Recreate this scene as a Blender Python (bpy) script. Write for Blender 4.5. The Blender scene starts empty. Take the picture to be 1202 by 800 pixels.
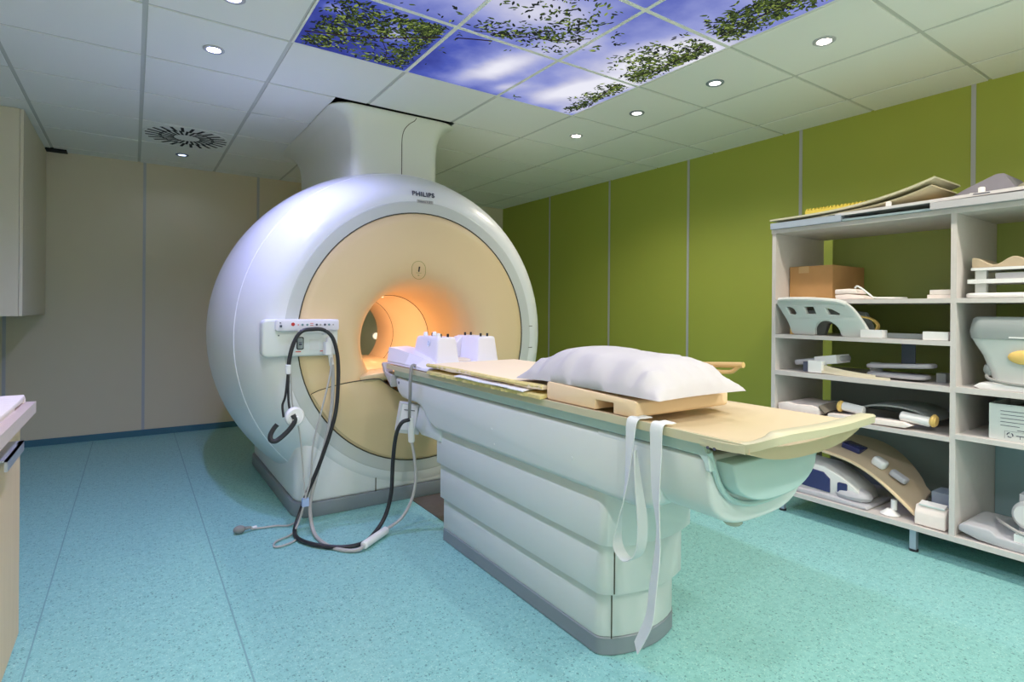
import bpy, bmesh, math, random
from mathutils import Vector, Matrix
random.seed(7)
PI = math.pi
C = bpy.context.scene.collection

# ------------------------------------------------------------------ materials
def lin(c):
    return tuple((x/12.92 if x <= .04045 else ((x+.055)/1.055)**2.4) for x in c)
def rgb(r, g, b): return lin((r/255, g/255, b/255))
MATS = {}
def mat(name, col, rough=.5, metal=0., spec=.5, var=0., vscale=8., bump=0., bscale=200., emit=None, estr=0., coat=0., trans=0., alpha=1.):
    if name in MATS: return MATS[name]
    m = bpy.data.materials.new(name); m.use_nodes = True
    nt = m.node_tree; p = nt.nodes['Principled BSDF']
    p.inputs['Base Color'].default_value = (*col, 1)
    p.inputs['Roughness'].default_value = rough
    p.inputs['Metallic'].default_value = metal
    p.inputs['Specular IOR Level'].default_value = spec
    p.inputs['Coat Weight'].default_value = coat
    p.inputs['Transmission Weight'].default_value = trans
    if emit:
        p.inputs['Emission Color'].default_value = (*emit, 1); p.inputs['Emission Strength'].default_value = estr
    tc = nt.nodes.new('ShaderNodeTexCoord')
    if var > 0:
        n = nt.nodes.new('ShaderNodeTexNoise'); n.inputs['Scale'].default_value = vscale; n.inputs['Detail'].default_value = 4
        nt.links.new(tc.outputs['Object'], n.inputs['Vector'])
        r = nt.nodes.new('ShaderNodeValToRGB')
        r.color_ramp.elements[0].position = .3; r.color_ramp.elements[1].position = .7
        r.color_ramp.elements[0].color = (*[c*(1-var) for c in col], 1)
        r.color_ramp.elements[1].color = (*[min(1, c*(1+var)) for c in col], 1)
        nt.links.new(n.outputs['Fac'], r.inputs['Fac']); nt.links.new(r.outputs['Color'], p.inputs['Base Color'])
    if bump > 0:
        n = nt.nodes.new('ShaderNodeTexNoise'); n.inputs['Scale'].default_value = bscale; n.inputs['Detail'].default_value = 3
        nt.links.new(tc.outputs['Object'], n.inputs['Vector'])
        b = nt.nodes.new('ShaderNodeBump'); b.inputs['Strength'].default_value = bump; b.inputs['Distance'].default_value = .003
        nt.links.new(n.outputs['Fac'], b.inputs['Height']); nt.links.new(b.outputs['Normal'], p.inputs['Normal'])
    MATS[name] = m
    return m

M_cover   = mat('scanner_white', rgb(226,228,228), .3, spec=.5, coat=.15)
M_turret  = mat('turret_white', rgb(226,229,218), .33, spec=.5)
M_cream   = mat('scanner_cream', rgb(228,202,158), .42, spec=.4)
M_bore    = mat('bore_cream', rgb(240,220,192), .35, spec=.4)
M_seam    = mat('seam_dark', rgb(70,66,52), .7)
M_seamL   = mat('seam_light', rgb(240,242,244), .4)
M_skirt   = mat('skirting_grey', rgb(128,138,146), .45)
M_couch   = mat('couch_white', rgb(208,213,212), .36, spec=.5)
M_aqua    = mat('couch_aqua', rgb(182,204,202), .36)
M_top     = mat('tabletop_cream', rgb(204,186,154), .38, var=.03, vscale=5)
M_lip     = mat('tabletop_edge', rgb(190,185,156), .38)
M_foam    = mat('foam_yellow', rgb(216,200,138), .95, spec=.1, bump=.9, bscale=120, var=.08, vscale=40)
M_matt    = mat('mat_beige', rgb(232,214,186), .8, spec=.2, bump=.2, bscale=90)
M_wedge   = mat('foam_peach', rgb(232,206,170), .85, spec=.15, bump=.15, bscale=300)
M_pillow  = mat('pillow_white', rgb(190,187,190), .85, spec=.2, bump=.15, bscale=500)
M_paper   = mat('paper_white', rgb(238,238,242), .8)
M_strap   = mat('strap_white', rgb(214,218,218), .75, bump=.3, bscale=700)
M_black   = mat('rubber_black', rgb(40,40,44), .45)
M_grey    = mat('cable_grey', rgb(140,140,138), .5)
M_greyl   = mat('cable_light_grey', rgb(176,174,172), .5)
M_plast   = mat('plastic_white', rgb(232,232,232), .35)
M_lilac   = mat('coil_white', rgb(228,226,236), .4)
M_dark    = mat('dark_slot', rgb(24,26,26), .7)
M_red     = mat('button_red', rgb(200,50,50), .4)
M_redl    = mat('label_red', rgb(214,90,70), .5)
M_blue    = mat('button_teal', rgb(110,150,160), .4)
M_ink     = mat('ink_grey', rgb(72,76,96), .6)
M_shelf   = mat('shelf_grey', rgb(206,200,197), .5, var=.02, vscale=30)
M_shelfd  = mat('shelf_inner_grey', rgb(150,148,142), .55, var=.02, vscale=30)
M_backg   = mat('back_panel_grey', rgb(134,144,144), .5)
M_backb   = mat('back_panel_blue', rgb(140,166,176), .5)
M_backgr  = mat('back_panel_green', rgb(152,168,88), .45)
M_card    = mat('cardboard', rgb(190,146,94), .85, var=.05, vscale=12)
M_tape    = mat('tape_tan', rgb(204,168,118), .5)
M_pink    = mat('cloth_pinkish', rgb(238,226,220), .85, var=.03, vscale=30)
M_coilt   = mat('coil_teal', rgb(210,212,210), .4)
M_coilg   = mat('coil_slate', rgb(144,152,152), .45)
M_yel     = mat('pad_yellow', rgb(226,190,110), .6)
M_egg     = mat('foam_egg', rgb(220,198,92), .9, spec=.1)
M_lgrey   = mat('pad_grey', rgb(184,184,190), .7)
M_bgrey   = mat('pad_bluegrey', rgb(158,170,186), .7)
M_tgrey   = mat('pad_tealgrey', rgb(142,162,170), .7)
M_dgrey   = mat('cushion_dark', rgb(120,118,130), .7, var=.04, vscale=20)
M_khaki   = mat('cushion_khaki', rgb(140,138,120), .75)
M_matb    = mat('mat_sand', rgb(206,198,168), .75)
M_orange  = mat('pad_orange', rgb(226,186,128), .7)
M_brown   = mat('strap_brown', rgb(112,104,92), .8)
M_sleeve  = mat('sheet_grey', rgb(146,152,150), .6)
M_wood    = None
M_worktop = mat('worktop_pink', rgb(206,188,180), .5, var=.015, vscale=60)
M_metal   = mat('handle_metal', rgb(186,190,206), .35, metal=.6)
M_cab     = mat('cupboard_cream', rgb(214,206,180), .5)
M_tan     = mat('board_tan', rgb(188,170,144), .5)
M_navy    = mat('window_navy', rgb(52,56,104), .2)
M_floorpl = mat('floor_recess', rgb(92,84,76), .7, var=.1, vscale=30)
M_lead    = mat('trim_grey', rgb(178,180,184), .45)
M_knob    = mat('clear_knob', rgb(214,214,196), .25, trans=.4)

def node_mat(name):
    m = bpy.data.materials.new(name); m.use_nodes = True
    nt = m.node_tree; return m, nt, nt.nodes['Principled BSDF']

# wood-look cupboard front
M_wood, nt, p = node_mat('beech_laminate')
tc = nt.nodes.new('ShaderNodeTexCoord'); mp = nt.nodes.new('ShaderNodeMapping'); mp.inputs['Scale'].default_value = (30, 30, 1.2)
n = nt.nodes.new('ShaderNodeTexNoise'); n.inputs['Scale'].default_value = 2.5; n.inputs['Detail'].default_value = 5
r = nt.nodes.new('ShaderNodeValToRGB'); r.color_ramp.elements[0].color = (*rgb(206,176,140),1); r.color_ramp.elements[1].color = (*rgb(224,198,164),1)
nt.links.new(tc.outputs['Object'], mp.inputs['Vector']); nt.links.new(mp.outputs['Vector'], n.inputs['Vector'])
nt.links.new(n.outputs['Fac'], r.inputs['Fac']); nt.links.new(r.outputs['Color'], p.inputs['Base Color']); p.inputs['Roughness'].default_value = .5

# speckled teal vinyl
M_floor, nt, p = node_mat('floor_vinyl')
tc = nt.nodes.new('ShaderNodeTexCoord')
base = nt.nodes.new('ShaderNodeTexNoise'); base.inputs['Scale'].default_value = 40; base.inputs['Detail'].default_value = 6
rb = nt.nodes.new('ShaderNodeValToRGB')
rb.color_ramp.elements[0].position = .35; rb.color_ramp.elements[0].color = (*rgb(130,186,186),1)
rb.color_ramp.elements[1].position = .65; rb.color_ramp.elements[1].color = (*rgb(142,197,196),1)
nt.links.new(tc.outputs['Object'], base.inputs['Vector']); nt.links.new(base.outputs['Fac'], rb.inputs['Fac'])
prev = rb.outputs['Color']
for sc, th, cc in ((110, .055, rgb(88,138,142)), (150, .06, rgb(190,224,218)), (75, .028, rgb(64,108,114))):
    mp = nt.nodes.new('ShaderNodeMapping'); mp.inputs['Location'].default_value = (sc*.37, sc*.11, 0)
    nt.links.new(tc.outputs['Object'], mp.inputs['Vector'])
    wn = nt.nodes.new('ShaderNodeTexNoise'); wn.inputs['Scale'].default_value = sc*.9
    va = nt.nodes.new('ShaderNodeVectorMath'); va.operation = 'MULTIPLY_ADD'; va.inputs[1].default_value = (.02,.02,.02)
    nt.links.new(mp.outputs['Vector'], wn.inputs['Vector']); nt.links.new(wn.outputs['Color'], va.inputs[0]); nt.links.new(mp.outputs['Vector'], va.inputs[2])
    v = nt.nodes.new('ShaderNodeTexVoronoi'); v.inputs['Scale'].default_value = sc; v.voronoi_dimensions = '2D'
    nt.links.new(va.outputs[0], v.inputs['Vector'])
    d = nt.nodes.new('ShaderNodeMath'); d.operation = 'LESS_THAN'; d.inputs[1].default_value = .24
    nt.links.new(v.outputs['Distance'], d.inputs[0])
    sx = nt.nodes.new('ShaderNodeSeparateColor'); nt.links.new(v.outputs['Color'], sx.inputs[0])
    e = nt.nodes.new('ShaderNodeMath'); e.operation = 'LESS_THAN'; e.inputs[1].default_value = th*6
    nt.links.new(sx.outputs[0], e.inputs[0])
    mu = nt.nodes.new('ShaderNodeMath'); mu.operation = 'MULTIPLY'; nt.links.new(d.outputs[0], mu.inputs[0]); nt.links.new(e.outputs[0], mu.inputs[1])
    mu2 = nt.nodes.new('ShaderNodeMath'); mu2.operation = 'MULTIPLY'; mu2.inputs[1].default_value = .6; nt.links.new(mu.outputs[0], mu2.inputs[0])
    mx = nt.nodes.new('ShaderNodeMix'); mx.data_type = 'RGBA'
    nt.links.new(mu2.outputs[0], mx.inputs['Factor']); nt.links.new(prev, mx.inputs['A']); mx.inputs['B'].default_value = (*cc, 1)
    prev = mx.outputs['Result']
nt.links.new(prev, p.inputs['Base Color']); p.inputs['Roughness'].default_value = .42; p.inputs['Specular IOR Level'].default_value = .35

M_ceil  = mat('ceiling_tile', rgb(236,238,232), .8, spec=.2, bump=.08, bscale=250)
M_grid  = mat('ceiling_grid', rgb(196,200,192), .6)
M_green = mat('wall_green', rgb(162,172,74), .5, spec=.35, var=.03, vscale=1.2)
M_beige = mat('wall_beige', rgb(214,204,178), .6, spec=.3)
M_teal  = mat('baseboard_teal', rgb(62,112,130), .5)
M_cove  = mat('floor_seam', rgb(118,162,168), .6)

# backlit sky print
def sky_mat():
    m = bpy.data.materials.new('sky_print'); m.use_nodes = True
    nt = m.node_tree; nt.nodes.clear()
    N = lambda t: nt.nodes.new(t); L = nt.links.new
    def math_(op, a, b=None):
        n = N('ShaderNodeMath'); n.operation = op
        for k, v in ((0,a),(1,b)):
            if v is None: continue
            if isinstance(v, (int,float)): n.inputs[k].default_value = v
            else: L(v, n.inputs[k])
        return n.outputs[0]
    out = N('ShaderNodeOutputMaterial'); em = N('ShaderNodeEmission'); g = N('ShaderNodeNewGeometry')
    wn = N('ShaderNodeTexNoise'); wn.inputs['Scale'].default_value = 3.2; wn.inputs['Detail'].default_value = 6; L(g.outputs['Position'], wn.inputs['Vector'])
    wv = N('ShaderNodeVectorMath'); wv.operation = 'MULTIPLY_ADD'; wv.inputs[1].default_value = (.16,.16,0); L(wn.outputs['Color'], wv.inputs[0]); L(g.outputs['Position'], wv.inputs[2])
    wsub = N('ShaderNodeVectorMath'); wsub.operation = 'SUBTRACT'; wsub.inputs[1].default_value = (.08,.08,0); L(wv.outputs[0], wsub.inputs[0])
    acc = None
    for cx, cy, ang, su, sv, a in ((1.62,2.56,-68,.30,.12,.62),(1.82,2.74,-63,.2,.10,.30),(2.18,2.54,-68,.34,.13,.66),(2.38,2.76,-63,.2,.14,.40),
            (1.45,1.95,0,.34,.26,.42),(1.78,2.12,-63,.2,.1,.22),(.92,1.95,0,.32,.26,.48),(2.22,1.98,-66,.32,.17,.60),(1.7,1.2,0,.8,.3,.5),(2.33,2.40,-63,.25,.12,.34),(2.34,1.85,-63,.3,.16,.42),(1.0,2.52,-50,.09,.06,.34),(.74,2.44,0,.08,.05,.25)):
        sb = N('ShaderNodeVectorMath'); sb.operation = 'SUBTRACT'; sb.inputs[1].default_value = (cx,cy,0); L(wsub.outputs[0], sb.inputs[0])
        an = math.radians(ang); q = None
        for d, sz in (((math.cos(an),math.sin(an),0), su), ((-math.sin(an),math.cos(an),0), sv)):
            dt = N('ShaderNodeVectorMath'); dt.operation = 'DOT_PRODUCT'; dt.inputs[1].default_value = d; L(sb.outputs[0], dt.inputs[0])
            e = math_('POWER', math_('ABSOLUTE', math_('DIVIDE', dt.outputs['Value'], sz)), 2.0)
            q = e if q is None else math_('ADD', q, e)
        f = math_('DIVIDE', a, math_('POWER', math_('ADD', q, 1.0), 1.6))
        acc = f if acc is None else math_('ADD', acc, f)
    n2 = N('ShaderNodeTexNoise'); n2.inputs['Scale'].default_value = 5; n2.inputs['Detail'].default_value = 6; L(g.outputs['Position'], n2.inputs['Vector'])
    val = math_('ADD', acc, math_('MULTIPLY', n2.outputs['Fac'], .30))
    r = N('ShaderNodeValToRGB'); cr = r.color_ramp
    cr.elements[0].position = .14; cr.elements[0].color = (*rgb(40,46,128),1)
    cr.elements[1].position = .80; cr.elements[1].color = (*rgb(240,240,252),1)
    e = cr.elements.new(.28); e.color = (*rgb(82,96,186),1)
    e = cr.elements.new(.44); e.color = (*rgb(150,158,218),1)
    e = cr.elements.new(.60); e.color = (*rgb(202,203,230),1)
    L(val, r.inputs['Fac']); L(r.outputs['Color'], em.inputs['Color'])
    em.inputs['Strength'].default_value = 1.6
    L(em.outputs[0], out.inputs[0])
    return m
M_sky = sky_mat()
def emis(name, col, s):
    m = bpy.data.materials.new(name); m.use_nodes = True
    p = m.node_tree.nodes['Principled BSDF']; p.inputs['Base Color'].default_value = (0,0,0,1); p.inputs['Specular IOR Level'].default_value = 0
    p.inputs['Emission Color'].default_value = (*col,1); p.inputs['Emission Strength'].default_value = s
    return m
M_leaf = [emis('leaf_print_dark', rgb(46,54,48), 1.1), emis('leaf_print_green', rgb(84,102,52), 1.25), emis('leaf_print_light', rgb(150,168,84), 1.4)]
M_twig = emis('twig_print', rgb(58,44,48), 1.1)

# ------------------------------------------------------------------ mesh builder
def catmull(pts, sub=6):
    P = [Vector(p) for p in pts]
    if len(P) < 3: return P
    P = [P[0]*2-P[1]] + P + [P[-1]*2-P[-2]]
    o = []
    for i in range(1, len(P)-2):
        a, b, c, d = P[i-1], P[i], P[i+1], P[i+2]
        for k in range(sub):
            t = k/sub
            o.append(.5*((2*b)+(c-a)*t+(2*a-5*b+4*c-d)*t*t+(3*b-a-3*c+d)*t**3))
    o.append(P[-2]); return o

class B:
    def __init__(s): s.bm = bmesh.new()
    def _add(s, verts, faces):
        vs = [s.bm.verts.new(v) for v in verts]
        fs = []
        for f in faces:
            try: fs.append(s.bm.faces.new([vs[i] for i in f]))
            except ValueError: pass
        return vs, fs
    def _bev(s, fs, bev, seg, ang=25):
        if bev <= 0: return
        es = set(e for f in fs for e in f.edges)
        es = [e for e in es if len(e.link_faces) == 2 and e.calc_face_angle(0) > math.radians(ang)]
        bmesh.ops.bevel(s.bm, geom=es, offset=bev, offset_type='OFFSET', segments=seg, profile=.5, affect='EDGES', clamp_overlap=True)
    def box(s, x0, x1, y0, y1, z0, z1, bev=0, seg=2, m=None):
        v = [Vector(c) for c in ((x0,y0,z0),(x1,y0,z0),(x1,y1,z0),(x0,y1,z0),(x0,y0,z1),(x1,y0,z1),(x1,y1,z1),(x0,y1,z1))]
        if m is not None: v = [m @ c for c in v]
        vs, fs = s._add(v, ((3,2,1,0),(4,5,6,7),(0,1,5,4),(1,2,6,5),(2,3,7,6),(3,0,4,7)))
        s._bev(fs, bev, seg); return s
    def prism(s, poly, axis, a, b, bev=0, seg=2, m=None, ang=25):
        def P(u, v, w):
            q = {'x': (w,u,v), 'y': (u,w,v), 'z': (u,v,w)}[axis]
            q = Vector(q); return m @ q if m is not None else q
        n = len(poly)
        vs = [P(u,v,a) for u,v in poly] + [P(u,v,b) for u,v in poly]
        faces = [tuple(range(n))[::-1], tuple(range(n,2*n))] + [(i,(i+1)%n,(i+1)%n+n,i+n) for i in range(n)]
        vs, fs = s._add(vs, faces)
        bmesh.ops.recalc_face_normals(s.bm, faces=fs)
        s._bev(fs, bev, seg, ang); return s
    def loft(s, rings, cap=True, closed=True, loop=False):
        n = len(rings[0]); allv = [s.bm.verts.new(Vector(p)) for r in rings for p in r]; fs = []
        R = len(rings)
        for i in range(R if loop else R-1):
            i2 = (i+1) % R
            for j in range(n if closed else n-1):
                k = (j+1) % n
                try: fs.append(s.bm.faces.new((allv[i*n+j], allv[i*n+k], allv[i2*n+k], allv[i2*n+j])))
                except ValueError: pass
        if cap and not loop:
            for r0 in (0, R-1):
                try: fs.append(s.bm.faces.new(allv[r0*n:(r0+1)*n]))
                except ValueError: pass
        bmesh.ops.recalc_face_normals(s.bm, faces=fs)
        return s
    def tube(s, pts, r, n=8, smooth=True, sub=6, close=False):
        P = catmull(pts, sub) if smooth else [Vector(p) for p in pts]
        rings = []; up = Vector((0,0,1)); prev = None
        for i, p in enumerate(P):
            t = (P[min(i+1,len(P)-1)] - P[max(i-1,0)]).normalized()
            if prev is None:
                a = t.cross(up)
                if a.length < 1e-3: a = t.cross(Vector((1,0,0)))
                a.normalize()
            else:
                a = prev - t*prev.dot(t)
                if a.length < 1e-5: a = t.orthogonal()
                a.normalize()
            prev = a; b = t.cross(a)
            rr = r[i*(len(r)-1)//max(1,len(P)-1)] if isinstance(r, (list,tuple)) else r
            rings.append([p + a*rr*math.cos(2*PI*k/n) + b*rr*math.sin(2*PI*k/n) for k in range(n)])
        return s.loft(rings, cap=not close, loop=close)
    def ribbon(s, pts, wid, th, wdirs, sub=6):
        P = catmull(pts, sub); W = catmull(wdirs, sub); rings = []
        for i, p in enumerate(P):
            t = (P[min(i+1,len(P)-1)] - P[max(i-1,0)]).normalized()
            w = W[i] - t*W[i].dot(t); w.normalize(); nn = t.cross(w)
            rings.append([p+w*wid/2+nn*th/2, p-w*wid/2+nn*th/2, p-w*wid/2-nn*th/2, p+w*wid/2-nn*th/2])
        return s.loft(rings)
    def cyl(s, c, axis, r, h, n=24, r2=None, bev=0):
        c = Vector(c); ax = Vector(axis).normalized(); a = ax.orthogonal().normalized(); b = ax.cross(a)
        r2 = r if r2 is None else r2
        rings = []
        prof = [(r, 0), (r2, h)] if bev <= 0 else [(r-bev,0),(r,bev),(r2,h-bev),(r2-bev,h)]
        for rr, hh in prof:
            rings.append([c+ax*hh+(a*math.cos(2*PI*k/n)+b*math.sin(2*PI*k/n))*rr for k in range(n)])
        return s.loft(rings)
    def ball(s, c, rx, ry=None, rz=None, n=16, m=None):
        ry = rx if ry is None else ry; rz = rx if rz is None else rz
        r = bmesh.ops.create_uvsphere(s.bm, u_segments=n, v_segments=max(6,n//2), radius=1)
        for v in r['verts']:
            q = Vector((v.co.x*rx, v.co.y*ry, v.co.z*rz))
            if m is not None: q = m @ q
            v.co = q + Vector(c)
        return s

def world_loc(o):
    v = Vector((0,0,0))
    while o is not None: v += Vector(o.location); o = o.parent
    return v
def obj(name, b, m, parent=None, ang=35, origin=None):
    bm = b.bm if isinstance(b, B) else b
    bm.normal_update()
    if parent is not None: off = world_loc(parent)
    elif origin is not None: off = Vector(origin)
    else:
        xs = [v.co for v in bm.verts]
        off = Vector(((min(v.x for v in xs)+max(v.x for v in xs))/2, (min(v.y for v in xs)+max(v.y for v in xs))/2, min(v.z for v in xs)))
    for v in bm.verts: v.co -= off
    me = bpy.data.meshes.new(name); bm.to_mesh(me); bm.free()
    for pl in me.polygons: pl.use_smooth = True
    me.set_sharp_from_angle(angle=math.radians(ang))
    for mm in (m if isinstance(m, (list,tuple)) else [m]): me.materials.append(mm)
    o = bpy.data.objects.new(name, me); C.objects.link(o)
    if parent is not None: o.parent = parent
    else: o.location = off
    return o
def tag(o, label, cat, group=None, kind=None):
    o['label'] = label; o['category'] = cat
    if group: o['group'] = group
    if kind: o['kind'] = kind
    return o
def thing(name, label, cat, loc, group=None):
    o = bpy.data.objects.new(name, None); C.objects.link(o); o.location = loc; o.empty_display_size = .05
    return tag(o, label, cat, group)
def struct(name, b, m, ang=30, label=None):
    o = obj(name, b, m, ang=ang); o['kind'] = 'structure'
    o['label'] = label or name.replace('_', ' '); o['category'] = name.split('_')[0]
    return o
def dup(root, loc, label):
    r = root.copy(); C.objects.link(r); r.location = loc; r['label'] = label
    for ch in list(root.children):
        c = ch.copy(); C.objects.link(c); c.parent = r
        for g in list(ch.children):
            d = g.copy(); C.objects.link(d); d.parent = c
    return r
def text_bm(body, size, matrix, extrude=.0006, bold=0.):
    cu = bpy.data.curves.new('lettering', 'FONT'); cu.body = body; cu.size = size; cu.extrude = extrude; cu.offset = bold; cu.space_character = 1.12
    cu.align_x = 'CENTER'; cu.align_y = 'CENTER'
    o = bpy.data.objects.new('lettering', cu); C.objects.link(o)
    dg = bpy.context.evaluated_depsgraph_get(); me = bpy.data.meshes.new_from_object(o.evaluated_get(dg))
    bm = bmesh.new(); bm.from_mesh(me); bm.transform(matrix)
    bpy.data.objects.remove(o); bpy.data.curves.remove(cu); bpy.data.meshes.remove(me)
    return bm
def shape2d(outer, holes, ext, bev, matrix, sub=0):
    cu = bpy.data.curves.new('outline', 'CURVE'); cu.dimensions = '2D'; cu.fill_mode = 'BOTH'; cu.extrude = ext; cu.bevel_depth = bev; cu.bevel_resolution = 2
    for poly in [outer]+holes:
        sp = cu.splines.new('POLY'); sp.points.add(len(poly)-1); sp.use_cyclic_u = True
        for i, (x, y) in enumerate(poly): sp.points[i].co = (x, y, 0, 1)
    o = bpy.data.objects.new('outline', cu); C.objects.link(o)
    dg = bpy.context.evaluated_depsgraph_get(); me = bpy.data.meshes.new_from_object(o.evaluated_get(dg))
    bm = bmesh.new(); bm.from_mesh(me); bmesh.ops.remove_doubles(bm, verts=bm.verts, dist=1e-5)
    if sub: bmesh.ops.subdivide_edges(bm, edges=[e for e in bm.edges if e.calc_length() > .03], cuts=sub, use_grid_fill=True)
    bm.transform(matrix)
    bpy.data.objects.remove(o); bpy.data.curves.remove(cu); bpy.data.meshes.remove(me)
    return bm
def rot(axis, deg, piv):
    p = Vector(piv)
    return Matrix.Translation(p) @ Matrix.Rotation(math.radians(deg), 4, axis) @ Matrix.Translation(-p)
def rrect(x0, x1, y0, y1, r, n=6):
    o = []
    for cx, cy, a0 in ((x1-r,y1-r,0),(x0+r,y1-r,90),(x0+r,y0+r,180),(x1-r,y0+r,270)):
        for k in range(n+1):
            a = math.radians(a0+90*k/n); o.append((cx+r*math.cos(a), cy+r*math.sin(a)))
    return o

# ------------------------------------------------------------------ room
H = 2.478; XL, XR, YB, YF = -.95, 3.97, 6.08, -1.0
GX, GY, T = .0357, 2.8912, .6
struct('floor', B().box(XL-.1, XR+.1, YF-.1, YB+.1, -.1, 0), M_floor, label='teal speckled vinyl floor')
struct('wall_back', B().box(XL-.1, XR+.1, YB, YB+.1, 0, 2.75), M_beige, label='beige panelled back wall')
struct('wall_right', B().box(XR, XR+.1, YF, YB, 0, 2.75), M_green, label='green panelled right wall')
struct('wall_left', B().box(XL-.1, XL, YF, YB, 0, 2.75), M_beige, label='beige left wall')
struct('wall_front', B().box(XL-.1, XR+.1, YF-.1, YF, 0, 2.75), mat('wall_white', rgb(236,234,226), .6), label='beige wall behind the viewer')
struct('baseboard_back', B().box(XL, XR, YB-.012, YB, 0, .055, .004), M_teal, label='teal skirting along the back wall')
struct('baseboard_right', B().box(XR-.012, XR, YF, YB-.012, 0, .055, .004), M_teal, label='teal skirting along the green wall')
k = 1
for x in (-.868, .08, 1.032, 1.985, 2.94):
    struct('trim_%d' % k, B().box(x-.011, x+.011, YB-.004, YB, .055, H), M_lead, label='grey joint strip on the back wall'); k += 1
for y in (.16, 1.165, 2.163, 3.146, 4.113, 5.09):
    struct('trim_%d' % k, B().box(XR-.004, XR, y-.011, y+.011, .055, H), M_lead, label='grey joint strip on the green wall'); k += 1
b = B()
for x in (.322, -.28): b.box(x-.0025, x+.0025, YF, YB-.02, 0, .0012)
struct('trim_%d' % k, b, M_cove, label='welded seams of the vinyl floor'); k += 1

# ceiling: lay-in tiles, support grid, void above
OPEN = (1.032, 1.87, 3.487, 5.04)
b = B(); nx0, nx1, ny0, ny1 = -2, 6, -7, 5
for i in range(nx0, nx1+1):
    for j in range(ny0, ny1+1):
        if 1 <= i <= 3 and -3 <= j <= -1: continue
        x0, x1 = GX+T*i+.011, GX+T*(i+1)-.011; y0, y1 = GY+T*j+.010, GY+T*(j+1)-.010
        x0 = max(x0, XL); x1 = min(x1, XR); y0 = max(y0, YF); y1 = min(y1, YB)
        if x1-x0 < .02 or y1-y0 < .02: continue
        rects = [(x0,x1,y0,y1)]
        a0,a1,c0,c1 = OPEN
        if x0 < a1 and x1 > a0 and y0 < c1 and y1 > c0:
            rects = []
            if y0 < c0: rects.append((x0,x1,y0,c0))
            if y1 > c1: rects.append((x0,x1,c1,y1))
            yy0, yy1 = max(y0,c0), min(y1,c1)
            if x0 < a0: rects.append((x0,a0,yy0,yy1))
            if x1 > a1: rects.append((a1,x1,yy0,yy1))
        for q in rects:
            if q[1]-q[0] > .01 and q[3]-q[2] > .01: b.box(q[0],q[1],q[2],q[3],H,H+.018,.004,1)
struct('ceiling', b, M_ceil, label='suspended ceiling of pale lay-in tiles')
b = B(); z0, z1 = H+.005, H+.03
a0,a1,c0,c1 = OPEN
b.box(XL,XR,YF,c0,z0,z1); b.box(XL,XR,c1,YB,z0,z1); b.box(XL,a0,c0,c1,z0,z1); b.box(a1,XR,c0,c1,z0,z1)
struct('trim_%d' % k, b, M_grid, label='grey ceiling grid between the tiles'); k += 1
struct('trim_%d' % k, B().box(XL-.1,XR+.1,YF-.1,YB+.1,2.72,2.75), M_dark, label='dark void above the ceiling'); k += 1
struct('trim_%d' % k, B().box(-.62,-.47,5.97,6.08,H-.012,H+.004), M_dark, label='dark gap above the wall by the cupboard')

# backlit sky panels with printed foliage
LEAF = ((0,0),(.25,.16),(.6,.17),(1,0),(.6,-.17),(.25,-.16))
def foliage(clusters, box, z):
    """printed leaves: returns one bmesh, material index by tint"""
    bm = bmesh.new(); x0,x1,y0,y1 = box
    def leaf(x, y, a, L, mi):
        if not (x0+L < x < x1-L and y0+L < y < y1-L): return
        vs = [bm.verts.new((x+L*(u*math.cos(a)-v*math.sin(a)), y+L*(u*math.sin(a)+v*math.cos(a)), z-random.random()*.0008)) for u, v in LEAF]
        bm.faces.new(vs).material_index = mi
    for (cx, cy, sx, sy, n, dark) in clusters:
        for q in range(n):
            tx, ty = random.gauss(cx, sx), random.gauss(cy, sy); a0 = random.random()*6.28
            for w in range(random.randint(3, 6)):
                a = a0+random.gauss(0, .9)
                mi = 0 if random.random() < dark else (2 if random.random() < .25 else 1)
                leaf(tx+random.gauss(0,.016), ty+random.gauss(0,.016), a, random.uniform(.018,.040), mi)
    return bm
def twigs(bm, lines, box, z):
    x0,x1,y0,y1 = box
    for pts, w in lines:
        P = catmull([(u,v,0) for u,v in pts], 8)
        P = [p for p in P if x0+.004 < p.x < x1-.004 and y0+.004 < p.y < y1-.004]
        for a, c in zip(P, P[1:]):
            d = (c-a).normalized(); nn = Vector((-d.y, d.x, 0))*w/2
            f = bm.faces.new([bm.verts.new((q.x, q.y, z)) for q in (a+nn, c+nn, c-nn, a-nn)]); f.material_index = 3
GLOB = [ # clusters over the whole print, world x y
    (.80,2.52,.12,.10,130,.62),(1.02,2.40,.13,.07,130,.5),(1.15,2.58,.05,.13,130,.55),(.86,2.68,.12,.04,45,.6),(.74,2.80,.06,.05,55,.5),(1.02,2.83,.07,.03,34,.35),(1.18,2.80,.04,.05,40,.6),
    (1.18,2.36,.05,.05,60,.6),(1.45,2.26,.12,.03,40,.7),(1.45,2.22,.10,.04,22,.6),(1.62,2.15,.10,.05,40,.55),(1.75,2.02,.08,.07,44,.45),(1.55,1.9,.15,.1,50,.5),
    (2.37,2.74,.035,.08,60,.6),(2.36,2.5,.05,.10,90,.45),(2.34,2.2,.055,.12,140,.35),(2.20,2.02,.09,.07,70,.3),(2.35,1.85,.06,.14,190,.4),(2.3,1.55,.08,.15,180,.4),(2.25,1.3,.1,.12,150,.4),
    (1.9,2.86,.03,.01,6,.7),(1.0,1.9,.2,.2,20,.6)]
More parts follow.
